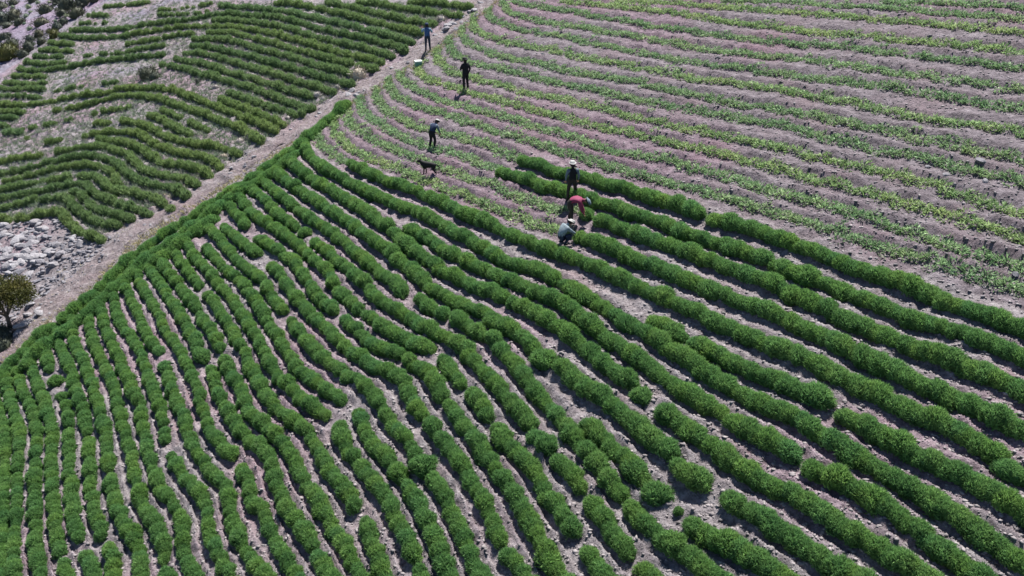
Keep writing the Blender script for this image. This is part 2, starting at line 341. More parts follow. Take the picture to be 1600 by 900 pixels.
def rock_material(name, a, b_, c_):
    m, n, b, out = mat(name)
    tc = n.nodes.new('ShaderNodeTexCoord')
    ns = noise(n, 5, 6, 0.65, tc.outputs['Object'])
    r = ramp(n, ns.outputs[0], [(0.3, a), (0.5, b_), (0.7, c_)])
    oi = n.nodes.new('ShaderNodeObjectInfo')
    r2 = ramp(n, oi.outputs['Random'], [(0, (0.65, 0.65, 0.7)), (0.5, (1, 0.97, 0.97)), (1, (1.2, 1.2, 1.2))])
    n.links.new(mixc(n, 1.0, r.outputs[0], r2.outputs[0], 'MULTIPLY'), b.inputs['Base Color'])
    bump(n, b, ns.outputs[0], 0.7, 0.05)
    return m
M['rock'] = rock_material('rock', (0.11, 0.105, 0.12), (0.20, 0.195, 0.21), (0.33, 0.325, 0.33))

def plain(name, col, rough=0.8, var=0.25, scale=9):
    m, n, b, out = mat(name)
    tc = n.nodes.new('ShaderNodeTexCoord')
    ns = noise(n, scale, 5, 0.6, tc.outputs['Object'])
    lo = tuple(x * (1 - var) for x in col)
    hi = tuple(min(1, x * (1 + var)) for x in col)
    r = ramp(n, ns.outputs[0], [(0.3, lo), (0.7, hi)])
    n.links.new(r.outputs[0], b.inputs['Base Color'])
    b.inputs['Roughness'].default_value = rough
    bump(n, b, ns.outputs[0], 0.3, 0.01)
    return m
M['bark'] = plain('bark', (0.10, 0.08, 0.065))

# ------------------------------------------------------------------ object helpers
def new_mesh(name, V, F, smooth_=False):
    me = bpy.data.meshes.new(name)
    V = np.asarray(V, np.float32)
    F = np.asarray(F, np.int32)
    k = F.shape[1]
    me.vertices.add(len(V))
    me.vertices.foreach_set('co', V.ravel())
    me.loops.add(F.size)
    me.loops.foreach_set('vertex_index', F.ravel())
    me.polygons.add(len(F))
    me.polygons.foreach_set('loop_start', np.arange(0, F.size, k, dtype=np.int32))
    me.polygons.foreach_set('loop_total', np.full(len(F), k, np.int32))
    if smooth_:
        me.polygons.foreach_set('use_smooth', np.ones(len(F), bool))
    me.update(calc_edges=True)
    me.validate()
    return me

def link(name, data, parent=None, loc=None, label=None, cat=None, group=None, kind=None):
    o = bpy.data.objects.new(name, data)
    C.objects.link(o)
    if parent is not None:
        o.parent = parent
    if loc is not None:
        o.location = loc
    for k, v in (('label', label), ('category', cat), ('group', group), ('kind', kind)):
        if v:
            o[k] = v
    return o

# ------------------------------------------------------------------ ground
Y0, Y1, NY, T0, T1, NT = 9.0, 150.0, 720, -1.15, 1.15, 920
ycore = Y0 * (Y1 / Y0) ** (np.arange(NY) / (NY - 1))
tcore = np.linspace(T0, T1, NT)
yl = np.concatenate([[0.4, 2.0, 4.0, 5.5, 7.0, 8.0], ycore, [156, 165, 180, 210, 260, 340, 480, 700, 1100, 1800]])
tl = np.concatenate([[-40, -14, -6, -3.2, -2.2, -1.7, -1.4, -1.25], tcore, [1.25, 1.4, 1.7, 2.2, 3.2, 6, 14, 40]])
j0, i0 = 6, 8
GX = tl[None, :] * yl[:, None]
GY = np.repeat(yl[:, None], len(tl), 1)
GZ = base(GX, GY)

# nearest planted row for every ground point of the fields
rows_pts, rows_tan, rows_type = [], [], []
for d, ty in ((lower, 0), (edge, 0), (upper, 2), (stub, 1)):
    for segs in d.values():
        for sg in segs:
            if len(sg) < 2:
                continue
            q = smooth(sg, 0.2)
            tn = np.gradient(q, axis=0)
            tn /= np.linalg.norm(tn, axis=1)[:, None] + 1e-9
            rows_pts.append(q)
            rows_tan.append(tn)
            rows_type.append(np.full(len(q), ty))
rows_pts = np.vstack(rows_pts)
rows_tan = np.vstack(rows_tan)
rows_type = np.concatenate(rows_type)
kd = kdtree.KDTree(len(rows_pts))
for i, q in enumerate(rows_pts):
    kd.insert((q[0], q[1], 0), i)
kd.balance()
cx = GX[j0:j0 + NY, i0:i0 + NT]
cy = GY[j0:j0 + NY, i0:i0 + NT]
flatx, flaty = cx.ravel(), cy.ravel()
inside = (flaty < 125)
idx = np.full(flatx.size, -1)
dist = np.full(flatx.size, 9.0)
fnd = kd.find
xs, ys = flatx.tolist(), flaty.tolist()
for k in np.nonzero(inside)[0].tolist():
    r = fnd((xs[k], ys[k], 0.0))
    idx[k] = r[1]
    dist[k] = r[2]
near = (idx >= 0) & (dist < 1.6)
ty = np.where(near, rows_type[idx], -1)
dv = np.stack([flatx, flaty], 1) - rows_pts[idx]
tn = rows_tan[idx]
nrm = np.stack([-tn[:, 1], tn[:, 0]], 1)
up = np.sign(nrm[:, 0] * SX + nrm[:, 1] * SY)
sdist = (dv * nrm).sum(1) * up                      # + on the uphill side
n1 = vnoise(flatx, flaty, 0.9, 1)
n2 = vnoise(flatx, flaty, 0.32, 2)
n3 = vnoise(flatx, flaty, 0.15, 3)
n4 = vnoise(flatx, flaty, 4.0, 4)
clod = np.clip((n2 - 0.45) * 2.2, 0, 1) * 0.10 + (n3 - 0.5) * 0.05 + (n1 - 0.5) * 0.10
dz = clod * 0.8
lip = np.clip((sdist - 0.22 - 0.08 * (n1 - 0.5)) / 0.16, 0, 1)
bank = np.where(sdist > 0, lip * (1 - np.clip((sdist - 0.40) / 0.75, 0, 1)) * 0.17, np.clip((-sdist - 0.22) / 0.45, 0, 1) * 0.09)
dz = np.where(ty == 1, bank * (0.6 + 0.8 * n1) + clod * 0.55, dz)
lip0 = np.clip((sdist - 0.12) / 0.25, 0, 1)
bank0 = np.where(sdist > 0, lip0 * (1 - np.clip((sdist - 0.4) / 0.6, 0, 1)) * 0.12, 0)
dz = np.where((ty == 0) | (ty == 2), bank0 * (0.5 + n1) + clod * 0.95, dz)
dz = np.where(ty == -1, clod * 1.6 + (n4 - 0.5) * 0.5 * np.clip((dist - 1.6) / 3, 0, 1), dz)
# shallow gully along the path
pk = kdtree.KDTree(len(path_pts))
for i, q in enumerate(path_pts):
    pk.insert((q[0], q[1], 0), i)
pk.balance()
GZ[j0:j0 + NY, i0:i0 + NT] += dz.reshape(NY, NT)

def ground_z(x, y):
    fi = (x / y - T0) / (T1 - T0) * (NT - 1)
    fj = math.log(y / Y0) / math.log(Y1 / Y0) * (NY - 1)
    if not (0 <= fi < NT - 1 and 0 <= fj < NY - 1):
        return float(base(x, y))
    i, j = int(fi), int(fj)
    a, b = fi - i, fj - j
    Z = GZ[j0 + j:j0 + j + 2, i0 + i:i0 + i + 2]
    return float((Z[0, 0] * (1 - a) + Z[0, 1] * a) * (1 - b) + (Z[1, 0] * (1 - a) + Z[1, 1] * a) * b)

nyt, ntt = GX.shape
ii = np.arange(nyt * ntt).reshape(nyt, ntt)
F = np.stack([ii[:-1, :-1], ii[:-1, 1:], ii[1:, 1:], ii[1:, :-1]], -1).reshape(-1, 4)
gm = new_mesh('ground', np.stack([GX, GY, GZ], -1).reshape(-1, 3), F, True)
zone = np.zeros((nyt, ntt, 4), np.float32)
zone[..., 3] = 1
zc = zone[j0:j0 + NY, i0:i0 + NT].reshape(-1, 4)
zc[:, 0] = (ty == 1)
zc[:, 1] = np.clip((dist - 1.2) / 1.5, 0, 1) * (flatx < -20) * (flaty > 55)
zc[:, 2] = np.clip((n4 - 0.45) * 3, 0, 1)
zone[j0:j0 + NY, i0:i0 + NT] = zc.reshape(NY, NT, 4)
at = gm.attributes.new('zone', 'FLOAT_COLOR', 'POINT')
at.data.foreach_set('color', zone.ravel())
gm.materials.append(M['ground'])
ground = link('ground', gm, kind='structure')

# ------------------------------------------------------------------ path (a worn gravel strip between the two fields)
tn = np.gradient(path_pts, axis=0)
tn /= np.linalg.norm(tn, axis=1)[:, None]
nr = np.stack([-tn[:, 1], tn[:, 0]], 1)
NC = 13
PV = []
for k, q in enumerate(path_pts):
    wdt = 0.95 + 0.5 * (float(vnoise(np.array([k * 0.2]), np.array([3.0]), 2.5, 9)[0]) - 0.5)
    if q[0] < -20:
        wdt += min(1.0, (-20 - q[0]) * 0.12)
    for c in range(NC):
        s = (c / (NC - 1) * 2 - 1)
        e = s * wdt + 0.25 * (float(vnoise(np.array([k * 0.2]), np.array([c * 5.0]), 0.6, 12)[0]) - 0.5)
        p = q + nr[k] * e
        z = ground_z(p[0], p[1]) + 0.05 * (1 - abs(s) ** 4) - 0.05 * abs(s) ** 6 + 0.03
        if c in (0, NC - 1):
            z -= 0.15
        PV.append((p[0], p[1], z))
kk = np.arange(len(path_pts) * NC).reshape(-1, NC)
PF = np.stack([kk[:-1, :-1], kk[:-1, 1:], kk[1:, 1:], kk[1:, :-1]], -1).reshape(-1, 4)
pm = new_mesh('path', PV, PF[:, ::-1], True)
pm.materials.append(M['path'])
path = link('path', pm, kind='structure')

# ------------------------------------------------------------------ plants: blades of leaves over a dome
def dome_plant(n, rx, ry, h, ln, wd, seed, upness=0.55, core=True, rough=0.16, tris=1, fill=0.0):
    """one bushy plant: n slim leaf blades standing out of a lumpy dome (local frame, base at z=0)"""
    g = np.random.default_rng(seed)
    V, Fc = [], []
    th = g.random(n) * 2 * math.pi
    cz = g.random(n) ** 0.75
    rr = np.sqrt(np.clip(1 - cz ** 2.2, 0, 1))
    lump = 1 + rough * (np.sin(th * 3 + seed) * 0.5 + np.sin(th * 5 + 2 * seed + cz * 4) * 0.5 + (g.random(n) - 0.5))
    dep = 1 - fill * g.random(n)
    P = np.stack([rx * rr * np.cos(th) * lump * dep, ry * rr * np.sin(th) * lump * dep, h * (0.06 + 0.86 * cz) * (0.9 + 0.1 * lump) * dep], 1)
    N = np.stack([rr * np.cos(th) / rx, rr * np.sin(th) / ry, cz / h], 1)
    N /= np.linalg.norm(N, axis=1)[:, None]
    tg = np.cross(N, g.normal(0, 1, (n, 3)))
    tg /= np.linalg.norm(tg, axis=1)[:, None]
    D = N * (1 - upness) + np.array([0, 0, upness]) + tg * (0.25 + 0.55 * g.random((n, 1)))
    D /= np.linalg.norm(D, axis=1)[:, None]
    side = np.cross(D, N + g.normal(0, 0.35, (n, 3)))          # leaf faces turn outwards, with scatter
    side /= np.linalg.norm(side, axis=1)[:, None]
    L = ln * (0.6 + 0.8 * g.random(n))[:, None]
    W = wd * (0.7 + 0.6 * g.random(n))[:, None]
    a = P - D * L * 0.55 - side * W * 0.5
    b = P - D * L * 0.55 + side * W * 0.5
    c = P + D * L * 0.45
    V = np.stack([a, b, c], 1).reshape(-1, 3)
    Fc = np.arange(3 * n).reshape(-1, 3)
    if core:
        bm = bmesh.new()
        bmesh.ops.create_icosphere(bm, subdivisions=2, radius=1)
        cv = np.array([v.co[:] for v in bm.verts])
        cf = np.array([[v.index for v in f.verts] for f in bm.faces])
        bm.free()
        cv = cv * np.array([rx * 0.78, ry * 0.78, h * 0.76])
        cv[:, 2] = np.maximum(cv[:, 2], -0.04)
        cv *= 1 + 0.12 * (g.random((len(cv), 1)) - 0.5)
        Fc = np.vstack([Fc, cf + len(V)])
        V = np.vstack([V, cv])
    return V, Fc

def row_positions(seg, spacing, jit, trim0=0.0, trim1=0.0):
    if len(seg) == 1:
        return [(seg[0][0], seg[0][1], 0.0)]
    q = smooth(seg, 0.05)
    L = (len(q) - 1) * 0.05
    if L > 1.2:
        q = q[int(trim0 / 0.05):len(q) - int(trim1 / 0.05)]
    q = q[np.linspace(0, len(q) - 1, max(2, int(round((len(q) - 1) * 0.05 / spacing)) + 1)).astype(int)]
    t = np.gradient(q, axis=0)
    out = []
    for k in range(len(q)):
        a = math.atan2(t[k][1], t[k][0])
        out.append((q[k][0] + rnd.gauss(0, jit), q[k][1] + rnd.gauss(0, jit), a))
    return out

shrubs = []
for k in range(10):
    V, Fc = dome_plant(1150, 0.28, 0.26, 0.40, 0.15, 0.032, 50 + k, 0.6)
    me = new_mesh('shrub', V, Fc)
    me.materials.append(M['leaf'])
    shrubs.append(me)

GAPPED = 'row of dense green shrubs broken by bare gaps in the uncut field'
WHOLE = 'long unbroken row of dense green shrubs in the uncut field'
special = {
'R1': 'uncut shrub row bordering the harvested strips, crossing behind the standing pale-hatted worker',
'R2': 'green shrub row running past the legs of the standing worker in a pale hat',
'R3': 'green shrub row being cut, starting beside the bending worker in the maroon shirt',
'R4': 'green shrub row being cut, starting beside the crouching worker in the grey jacket',
'R5': 'long green shrub row passing just below the crouching worker in the grey jacket',
}
spacing = 0.31
nshrub = 0
def hedge(name, segs, label, cat, group, scale=1.0):
    global nshrub
    p0 = segs[0][0]
    root = link(name, None, loc=(p0[0], p0[1], ground_z(p0[0], p0[1])), label=label, cat=cat, group=group)
    root.empty_display_size = 0.1
    rl = Vector(root.location)
    for si, sg in enumerate(segs):
        tr = 0.28 if scale > 1.03 else 0.22 if scale > 0.96 else 0.14      # a plant's own radius at the bare gaps
        pos = row_positions(sg, spacing, 0.025, tr if si > 0 else 0, tr if si < len(segs) - 1 else 0)

        for (x, y, a) in pos:
            if rnd.random() < 0.015 and len(pos) > 12:
                continue
            o = bpy.data.objects.new('shrub', rnd.choice(shrubs))
            o.parent = root
            z = ground_z(x, y) - 0.03
            o.location = Vector((x, y, z)) - rl
            s = scale * rnd.choice((rnd.uniform(0.82, 1.0), rnd.uniform(0.95, 1.12), rnd.uniform(0.95, 1.25)))
            if len(sg) == 1:
                s *= 1.15
            o.scale = (s * rnd.uniform(1.0, 1.3), s * rnd.uniform(0.95, 1.1), s * rnd.uniform(0.88, 1.12))
            o.rotation_euler = (rnd.gauss(0, 0.06), rnd.gauss(0, 0.06), a + rnd.choice((0, math.pi)) + rnd.gauss(0, 0.2))
            C.objects.link(o)
            nshrub += 1
    return root

ORD = ['zeroth', 'first', 'second', 'third', 'fourth', 'fifth', 'sixth', 'seventh', 'eighth', 'ninth', 'tenth', 'eleventh', 'twelfth', 'thirteenth', 'fourteenth', 'fifteenth', 'sixteenth', 'seventeenth', 'eighteenth', 'nineteenth', 'twentieth',
       'twenty-first', 'twenty-second', 'twenty-third', 'twenty-fourth', 'twenty-fifth', 'twenty-sixth', 'twenty-seventh', 'twenty-eighth', 'twenty-ninth', 'thirtieth', 'thirty-first']
GAPS = ['unbroken', 'broken by one bare gap', 'broken by two bare gaps', 'broken by three bare gaps', 'broken by several bare gaps']
special['R5b'] = 'shorter green shrub row that starts with a lone clump below a bare soil patch'
special['R8b'] = 'broken green shrub row with a lone bush on crumbled soil, starting mid-field'
rank = 1
for k, segs in lower.items():
    num = int(k[1:].rstrip('b'))
    if num >= 6 and k not in special:
        rank += 1
    lab = special.get(k, '%s green shrub row downhill of the crouching worker, %s' % (ORD[rank], GAPS[min(4, len(segs) - 1)]))
    hedge('shrub_row', segs, lab, 'shrub row', 'shrub rows of the uncut field', 1.07 if num < 9 else 0.99 if num < 13 else 0.93 if num < 20 else 0.85)
hedge('border_hedge', edge['E1'], 'continuous green shrub border along the stony path', 'hedge', None, 1.25)
hedge('border_hedge', edge['E2'], 'second band of shrubs just inside the green border by the path', 'hedge', None, 1.25)
hedge('border_hedge', edge['E3'], 'short thick band of shrubs where the border by the path is widest', 'hedge', None, 1.25)

for u_, v_, s_, lab in ((1102, 760, 0.62, 'small pale young shrub on crumbled soil beside a larger clump'), (1060, 800, 0.5, 'tiny young shrub on pinkish bare soil between two larger bushes')):
    P_ = unproject(u_, v_)
    o = link('young_shrub', shrubs[3], loc=(P_[0], P_[1], ground_z(P_[0], P_[1]) - 0.02), label=lab, cat='shrub')
    o.scale = (s_, s_, s_)

# upper field across the path: each row one mesh
far_variants = [dome_plant(250, 0.27, 0.26, 0.44, 0.24, 0.045, 80 + k, 0.72) for k in range(6)]
def far_row(name, segs, label, cat, group, m, sparse=0.0, size=1.0, sp=0.40):
    VV, FF, nv = [], [], 0
    p0 = segs[0][0]
    o0 = np.array([p0[0], p0[1], ground_z(p0[0], p0[1])])
    for sg in segs:
        for (x, y, a) in row_positions(sg, sp, 0.03):
            if rnd.random() < sparse:
                continue
            V, Fc = rnd.choice(far_variants)
            s = size * rnd.uniform(0.82, 1.22)
            ca, sa = math.cos(a), math.sin(a)
            R = np.array([[ca, -sa, 0], [sa, ca, 0], [0, 0, 1]])
            W = (V * np.array([s * rnd.uniform(0.95, 1.2), s, s * rnd.uniform(0.85, 1.15)])) @ R.T + np.array([x, y, ground_z(x, y) - 0.03]) - o0
            VV.append(W)
            FF.append(Fc + nv)
            nv += len(W)
    if not VV:
        return
    me = new_mesh(name, np.vstack(VV), np.vstack(FF))
    me.materials.append(m)
    return link(name, me, loc=o0, label=label, cat=cat, group=group)

SPARSE = {'u17': .35, 'u20': .15, 'u21': .3, 'u24': .35, 'u26': .35, 'u41': .3, 'u47': .3, 'u46': .1, 'u55': .35, 'u56': .25, 'u22': .05, 'u50': .1, 'u52': .2, 'u57': .2, 'u45': .15}
REACH = 'u5 u6 u7 u8 u9 u10 u11 u12 u13 u14 u15 u16 u18 u19 u22 u25 u27 u28 u30 u32 u33 u35 u36 u37'.split()
ABOVE = {'u1': 'topmost green shrub row in sight across the path, ending at the path', 'u2': 'second green shrub row from the top across the path, ending at the path',
         'u3': 'far green shrub row ending at a pale tuft just above the blue-jacketed worker', 'u4': 'far green shrub row ending right beside the blue-jacketed worker'}
for k, segs in upper.items():
    sp = SPARSE.get(k, 0.02)
    if k in ABOVE:
        lab = ABOVE[k]
    elif k in REACH:
        lab = '%s shrub row to meet the path below the blue-jacketed worker, in the far field' % ORD[REACH.index(k) + 1]
    elif sp > 0.12:
        lab = 'thin patchy row of small shrubs in the bare part of the far field'
    else:
        lab = 'short piece of green shrub row in the far field that never reaches the path'
    far_row('shrub_row', segs, lab, 'shrub row', 'shrub rows of the field across the path', M['upleaf'], sp, 0.86 if sp > 0.12 else 1.0)

# harvested field: low strips of cut stubble
def stubble(name, segs, label, group):
    VV, FF, nv = [], [], 0
    p0 = segs[0][0]
    o0 = np.array([p0[0], p0[1], ground_z(p0[0], p0[1])])
    for sg in segs:
        q = smooth(sg, 0.12)
        t = np.gradient(q, axis=0)
        t /= np.linalg.norm(t, axis=1)[:, None]
        dens = vnoise(q[:, 0], q[:, 1], 1.6, 31)
        for k in range(len(q)):
            if q[k][1] > 62 or abs(q[k][0]) > 36:
                continue
            if rnd.random() > 0.7 + 0.9 * dens[k]:
                continue
            nb = 38
            nn = np.array([-t[k][1], t[k][0]])
            c = q[k] + nn * rnd.gauss(0, 0.13)
            sc = rnd.uniform(0.7, 1.3)
            rad = 0.20 * sc
            th = rng.random(nb) * 2 * math.pi
            r = np.sqrt(rng.random(nb)) * rad
            P = np.stack([c[0] + r * np.cos(th), c[1] + r * np.sin(th), np.zeros(nb)], 1)
            zc_ = ground_z(c[0], c[1])
            P[:, 2] = zc_ + (P[:, 0] - c[0]) * SX + (P[:, 1] - c[1]) * SY + 0.10 * sc * (1 - (r / rad) ** 2)
            D = np.stack([np.cos(th), np.sin(th), 0.35 + 0.7 * rng.random(nb)], 1) + rng.normal(0, 0.35, (nb, 3))
            D /= np.linalg.norm(D, axis=1)[:, None]
            side = np.cross(D, np.array([0, 0, 1.0]) + rng.normal(0, 0.5, (nb, 3)))
            side /= np.linalg.norm(side, axis=1)[:, None]
            L = (0.08 + 0.09 * rng.random(nb))[:, None] * sc
            W = 0.052 * (0.6 + 0.8 * rng.random(nb))[:, None]
            VV.append(np.stack([P - side * W / 2, P + side * W / 2, P + D * L], 1).reshape(-1, 3) - o0)
            FF.append(np.arange(3 * nb).reshape(-1, 3) + nv)
            nv += 3 * nb
    me = new_mesh(name, np.vstack(VV), np.vstack(FF))
    me.materials.append(M['stub'])
    return link(name, me, loc=o0, label=label, cat='stubble row', group=group)

STL = {
's12': 'cut stubble strip that runs into the uncut end of the topmost green shrub row',
's13': 'cut stubble strip running into the uncut green row behind the legs of the pale-hatted worker',
's14': 'cut stubble strip leading to the bending worker in the maroon shirt',
's15': 'cut stubble strip passing under the black dog towards the crouching worker',
's16': 'short cut stubble strip at the tip of the uncut field beside the green border',
's9': 'cut stubble strip starting at the small white and green box by the path',
}
UPS = 's11 s10 s9 s8 s7 s6 s5 s4 s3 s2 s1 s17 s18 s19'.split()
for k, segs in stub.items():
    lab = STL.get(k) or '%s pale green cut stubble strip uphill of the standing pale-hatted worker' % ORD[UPS.index(k) + 1]
    stubble('stubble_row', segs, lab, 'stubble strips of the harvested field')

# ------------------------------------------------------------------ stones
def rock_mesh(seed, sub=2):
    g = np.random.default_rng(seed)
    bm = bmesh.new()
    bmesh.ops.create_icosphere(bm, subdivisions=sub, radius=1)
    ax = g.normal(0, 1, (9, 3))
    ax /= np.linalg.norm(ax, axis=1)[:, None]
    dd = 0.55 + 0.4 * g.random(9)
    for v in bm.verts:
        c = np.array(v.co)
        for a, d in zip(ax, dd):
            e = c @ a
            if e > d:
                c = c - a * (e - d) * 0.92
        c *= np.array([1.15, 0.85, 0.62])
        v.co = c + g.normal(0, 0.02, 3)
    me = bpy.data.meshes.new('rock')
    bm.to_mesh(me)
    bm.free()
    me.materials.append(M['rock'])
    return me
rocks = [rock_mesh(200 + k) for k in range(9)]

def inpoly(x, y, poly):
    r = False
    j = len(poly) - 1
    for i in range(len(poly)):
        if (poly[i][1] > y) != (poly[j][1] > y) and x < (poly[j][0] - poly[i][0]) * (y - poly[i][1]) / (poly[j][1] - poly[i][1]) + poly[i][0]:
            r = not r
        j = i
    return r

def put_rock(u, v, size, label, group, flat=1.0):
    P = unproject(u, v)
    o = link('rock', rnd.choice(rocks), loc=(P[0], P[1], ground_z(P[0], P[1]) + size * 0.12), label=label, cat='rock', group=group)
    o.scale = (size * rnd.uniform(0.8, 1.3), size * rnd.uniform(0.8, 1.2), size * rnd.uniform(0.7, 1.1) * flat)
    o.rotation_euler = (rnd.gauss(0, 0.25), rnd.gauss(0, 0.25), rnd.uniform(0, 6.3))
    return o

RPOLY = [(-10, 352), (45, 347), (95, 342), (112, 362), (130, 378), (120, 405), (95, 425), (60, 428), (0, 432), (-10, 430)]
n = 0
while n < 105:
    u, v = rnd.uniform(-8, 140), rnd.uniform(345, 470)
    if inpoly(u, v, RPOLY) and (u < 75 or rnd.random() < 0.4):
        put_rock(u, v, rnd.choice((0.12, 0.16, 0.2, 0.26, 0.34)), 'pale grey stone in the rubble patch beside the small dark tree', 'stones in the rubble patch')
        n += 1
for u, v, s in ((60, 352, .34), (12, 370, .42), (28, 378, .40), (50, 384, .45), (70, 372, .3), (15, 395, .42), (35, 402, .36), (5, 410, .4), (55, 405, .3), (78, 392, .3), (45, 432, .36), (60, 440, .26)):
    put_rock(u, v, s, 'large pale boulder in the rubble patch beside the small dark tree', 'boulders in the rubble patch', 0.8)
for u, v, s in ((52, 469, .36), (46, 490, .30), (58, 497, .28), (44, 503, .34), (38, 511, .42), (34, 519, .36), (60, 484, .24), (66, 492, .22), (50, 479, .26), (70, 500, .2), (28, 524, .26)):
    put_rock(u, v, s, 'white stone in the low heap between the small tree and the green border', 'white stones by the tree', 0.8)
for u, v, s in ((701, 43, .40), (708, 41, .3), (697, 49, .34), (712, 47, .24), (692, 53, .22), (725, 28, .26), (733, 22, .24), (742, 18, .28), (752, 8, .26), (746, 27, .22), (722, 36, .22), (716, 33, .2), (680, 60, .2), (760, 3, .22)):
    put_rock(u, v, s, 'pale stone on the path above the worker in the blue jacket', 'stones on the upper path')
for u, v, s in ((550, 146, .32), (556, 151, .3), (546, 153, .26), (560, 147, .22)):
    put_rock(u, v, s, 'stone in the small pile on the path by the tip of the green border', 'stones in the path pile')
for k in range(46):
    q = path_pts[rnd.randrange(len(path_pts))]
    x, y = q[0] + rnd.gauss(0, 0.5), q[1] + rnd.gauss(0, 0.5)
    s = rnd.uniform(0.07, 0.17)
    o = link('rock', rnd.choice(rocks), loc=(x, y, ground_z(x, y) + 0.06), label='small loose stone lying along the gravel path', cat='rock', group='loose stones along the path')
    o.scale = (s, s * rnd.uniform(.7, 1.2), s)
    o.rotation_euler = (0, 0, rnd.uniform(0, 6.3))
for u, v, s in ((1530, 259, .22), (1450, 263, .12), (1477, 279, .16), (1538, 287, .16), (848, 88, .12), (944, 76, .12), (1120, 95, .1), (1310, 200, .12), (1200, 33, .1), (1008, 315, .12), (1490, 425, .12), (1030, 325, .1), (900, 637, .06), (1320, 189, .1), (1585, 435, .12)):
    put_rock(u, v, s, 'single pale stone lying on a soil bank of the cut field', 'stray stones in the cut field')

def scatter_stones(name, fn, count, lo, hi, label=None):
    VV, FF, nv = [], [], 0
    bm = bmesh.new()
    bmesh.ops.create_icosphere(bm, subdivisions=1, radius=1)
    bv = np.array([v.co[:] for v in bm.verts])
    bf = np.array([[v.index for v in f.verts] for f in bm.faces])
    bm.free()
    for k in range(count):
        x, y = fn()
        s = lo + (hi - lo) * rnd.random() ** 2.5
        W = bv * (1 + rng.normal(0, 0.28, (len(bv), 1))) * np.array([s * rnd.uniform(.8, 1.7), s * rnd.uniform(.8, 1.4), s * .6]) + np.array([x, y, ground_z(x, y) + s * 0.2])
        VV.append(W)
        FF.append(bf + nv)
        nv += len(W)
    me = new_mesh(name, np.vstack(VV), np.vstack(FF))
    me.materials.append(M['rock'])
    return link(name, me, kind='stuff', label=label)

def on_path():
    q = path_pts[rnd.randrange(len(path_pts))]
    return q[0] + rnd.gauss(0, 0.55), q[1] + rnd.gauss(0, 0.55)
def in_rubble():
    while True:
        u, v = rnd.uniform(-10, 190), rnd.uniform(342, 545)
        if inpoly(u, v, [(-10, 350), (95, 342), (120, 362), (160, 380), (188, 386), (120, 445), (50, 500), (-10, 545)]):
            P = unproject(u, v)
            return P[0], P[1]
def px_scatter(poly, u0, u1, v0, v1):
    def f():
        while True:
            u, v = rnd.uniform(u0, u1), rnd.uniform(v0, v1)
            if inpoly(u, v, poly):
                P = unproject(u, v)
                return P[0], P[1]
    return f
CUT = [(480, 215), (600, 120), (780, -5), (1610, -5), (1610, 500), (1100, 335), (800, 262), (900, 350), (550, 255)]
LOW = [(0, 590), (240, 390), (470, 235), (860, 375), (1110, 335), (1610, 520), (1610, 910), (-10, 910)]
scatter_stones('gravel', on_path, 1500, 0.025, 0.08, 'loose gravel and chips strewn along the path')
scatter_stones('rubble', in_rubble, 1300, 0.03, 0.13, 'small broken stone covering the rubble patch')

# soil clods in the furrows
def clods(name, fn, count, lo, hi, label):
    o = scatter_stones(name, fn, count, lo, hi, label)
    o.data.materials.clear()
    o.data.materials.append(M['clod'])
M['clod'] = plain('soil_clod', (0.20, 0.180, 0.184), 0.95, 0.5, 3)
clods('soil_clods', px_scatter(LOW, -10, 1610, 240, 910), 18000, 0.015, 0.06, 'crumbly soil clods in the furrows of the uncut field')
clods('soil_clods', px_scatter(CUT, 470, 1610, -5, 500), 9000, 0.015, 0.055, 'crumbly soil clods on the banks of the cut field')

# ------------------------------------------------------------------ wild bushes, dry tufts, the small tree
scrubs = []
for k in range(6):
    V, Fc = dome_plant(420, 0.62, 0.55, 0.85, 0.22, 0.05, 120 + k, 0.4, True, 0.5, 1, 0.35)
    me = new_mesh('scrub_bush', V, Fc)
    me.materials.append(M['scrub'])
    scrubs.append(me)
def bush(u, v, s, label, group, m=None, meshes=scrubs, name='scrub_bush', cat='bush'):
    P = unproject(u, v)
    o = link(name, rnd.choice(meshes), loc=(P[0], P[1], ground_z(P[0], P[1]) - 0.06 * s), label=label, cat=cat, group=group)
    o.scale = (s * rnd.uniform(.9, 1.3), s * rnd.uniform(.9, 1.2), s * rnd.uniform(.85, 1.15))
    o.rotation_euler = (0, 0, rnd.uniform(0, 6.3))
    if m:
        for sl_ in o.material_slots:
            sl_.link = 'OBJECT'
            sl_.material = m
    return o
for u, v, s in ((73, 20, 1.7), (108, 18, 2.2), (122, 26, 1.7), (134, 10, 1.8), (150, 5, 1.2), (24, 28, 1.7), (4, 36, 2.2), (14, 44, 1.3), (33, 42, 1.3), (62, 58, 1.2), (66, 69, 1.1), (46, 79, 1.3), (37, 88, 1.2), (90, 45, 1.4), (67, 42, 1.6), (100, 38, 1.0), (48, 66, 1.1), (8, 62, 1.2), (3, 15, 1.8), (22, 9, 1.3), (52, 3, 1.3), (92, 5, 1.6), (98, 28, 1.1), (20, 74, 1.6), (5, 96, 1.6)):
    bush(u, v, s * 0.95, 'dark grey-green bush on the stony scrub slope above the far field', 'bushes on the scrub slope')
bush(16, 92, 2.2, 'wide brownish bush at the lower end of the scrub slope beside the far field', None, M['tree'])
bush(86, 58, 1.3, 'olive brown bush on the edge between the scrub slope and the far field', None, M['tree'])
for k in range(46):
    u = rnd.uniform(-5, 150)
    v = rnd.uniform(0, 118)
    if v > 118 - u * 0.78 or v < 0:
        continue
    bush(u, v, rnd.uniform(0.35, 0.8), 'small low tuft between the dark bushes of the scrub slope', 'low tufts on the scrub slope', rnd.choice((M['scrub'], M['greyleaf'], M['greyleaf'])))
bush(232, 121, 1.25, 'dark spreading bush at the head of the bare patch in the far field', None)
bush(243, 123, 0.9, 'smaller dark bush touching the spreading bush in the bare patch of the far field', None)
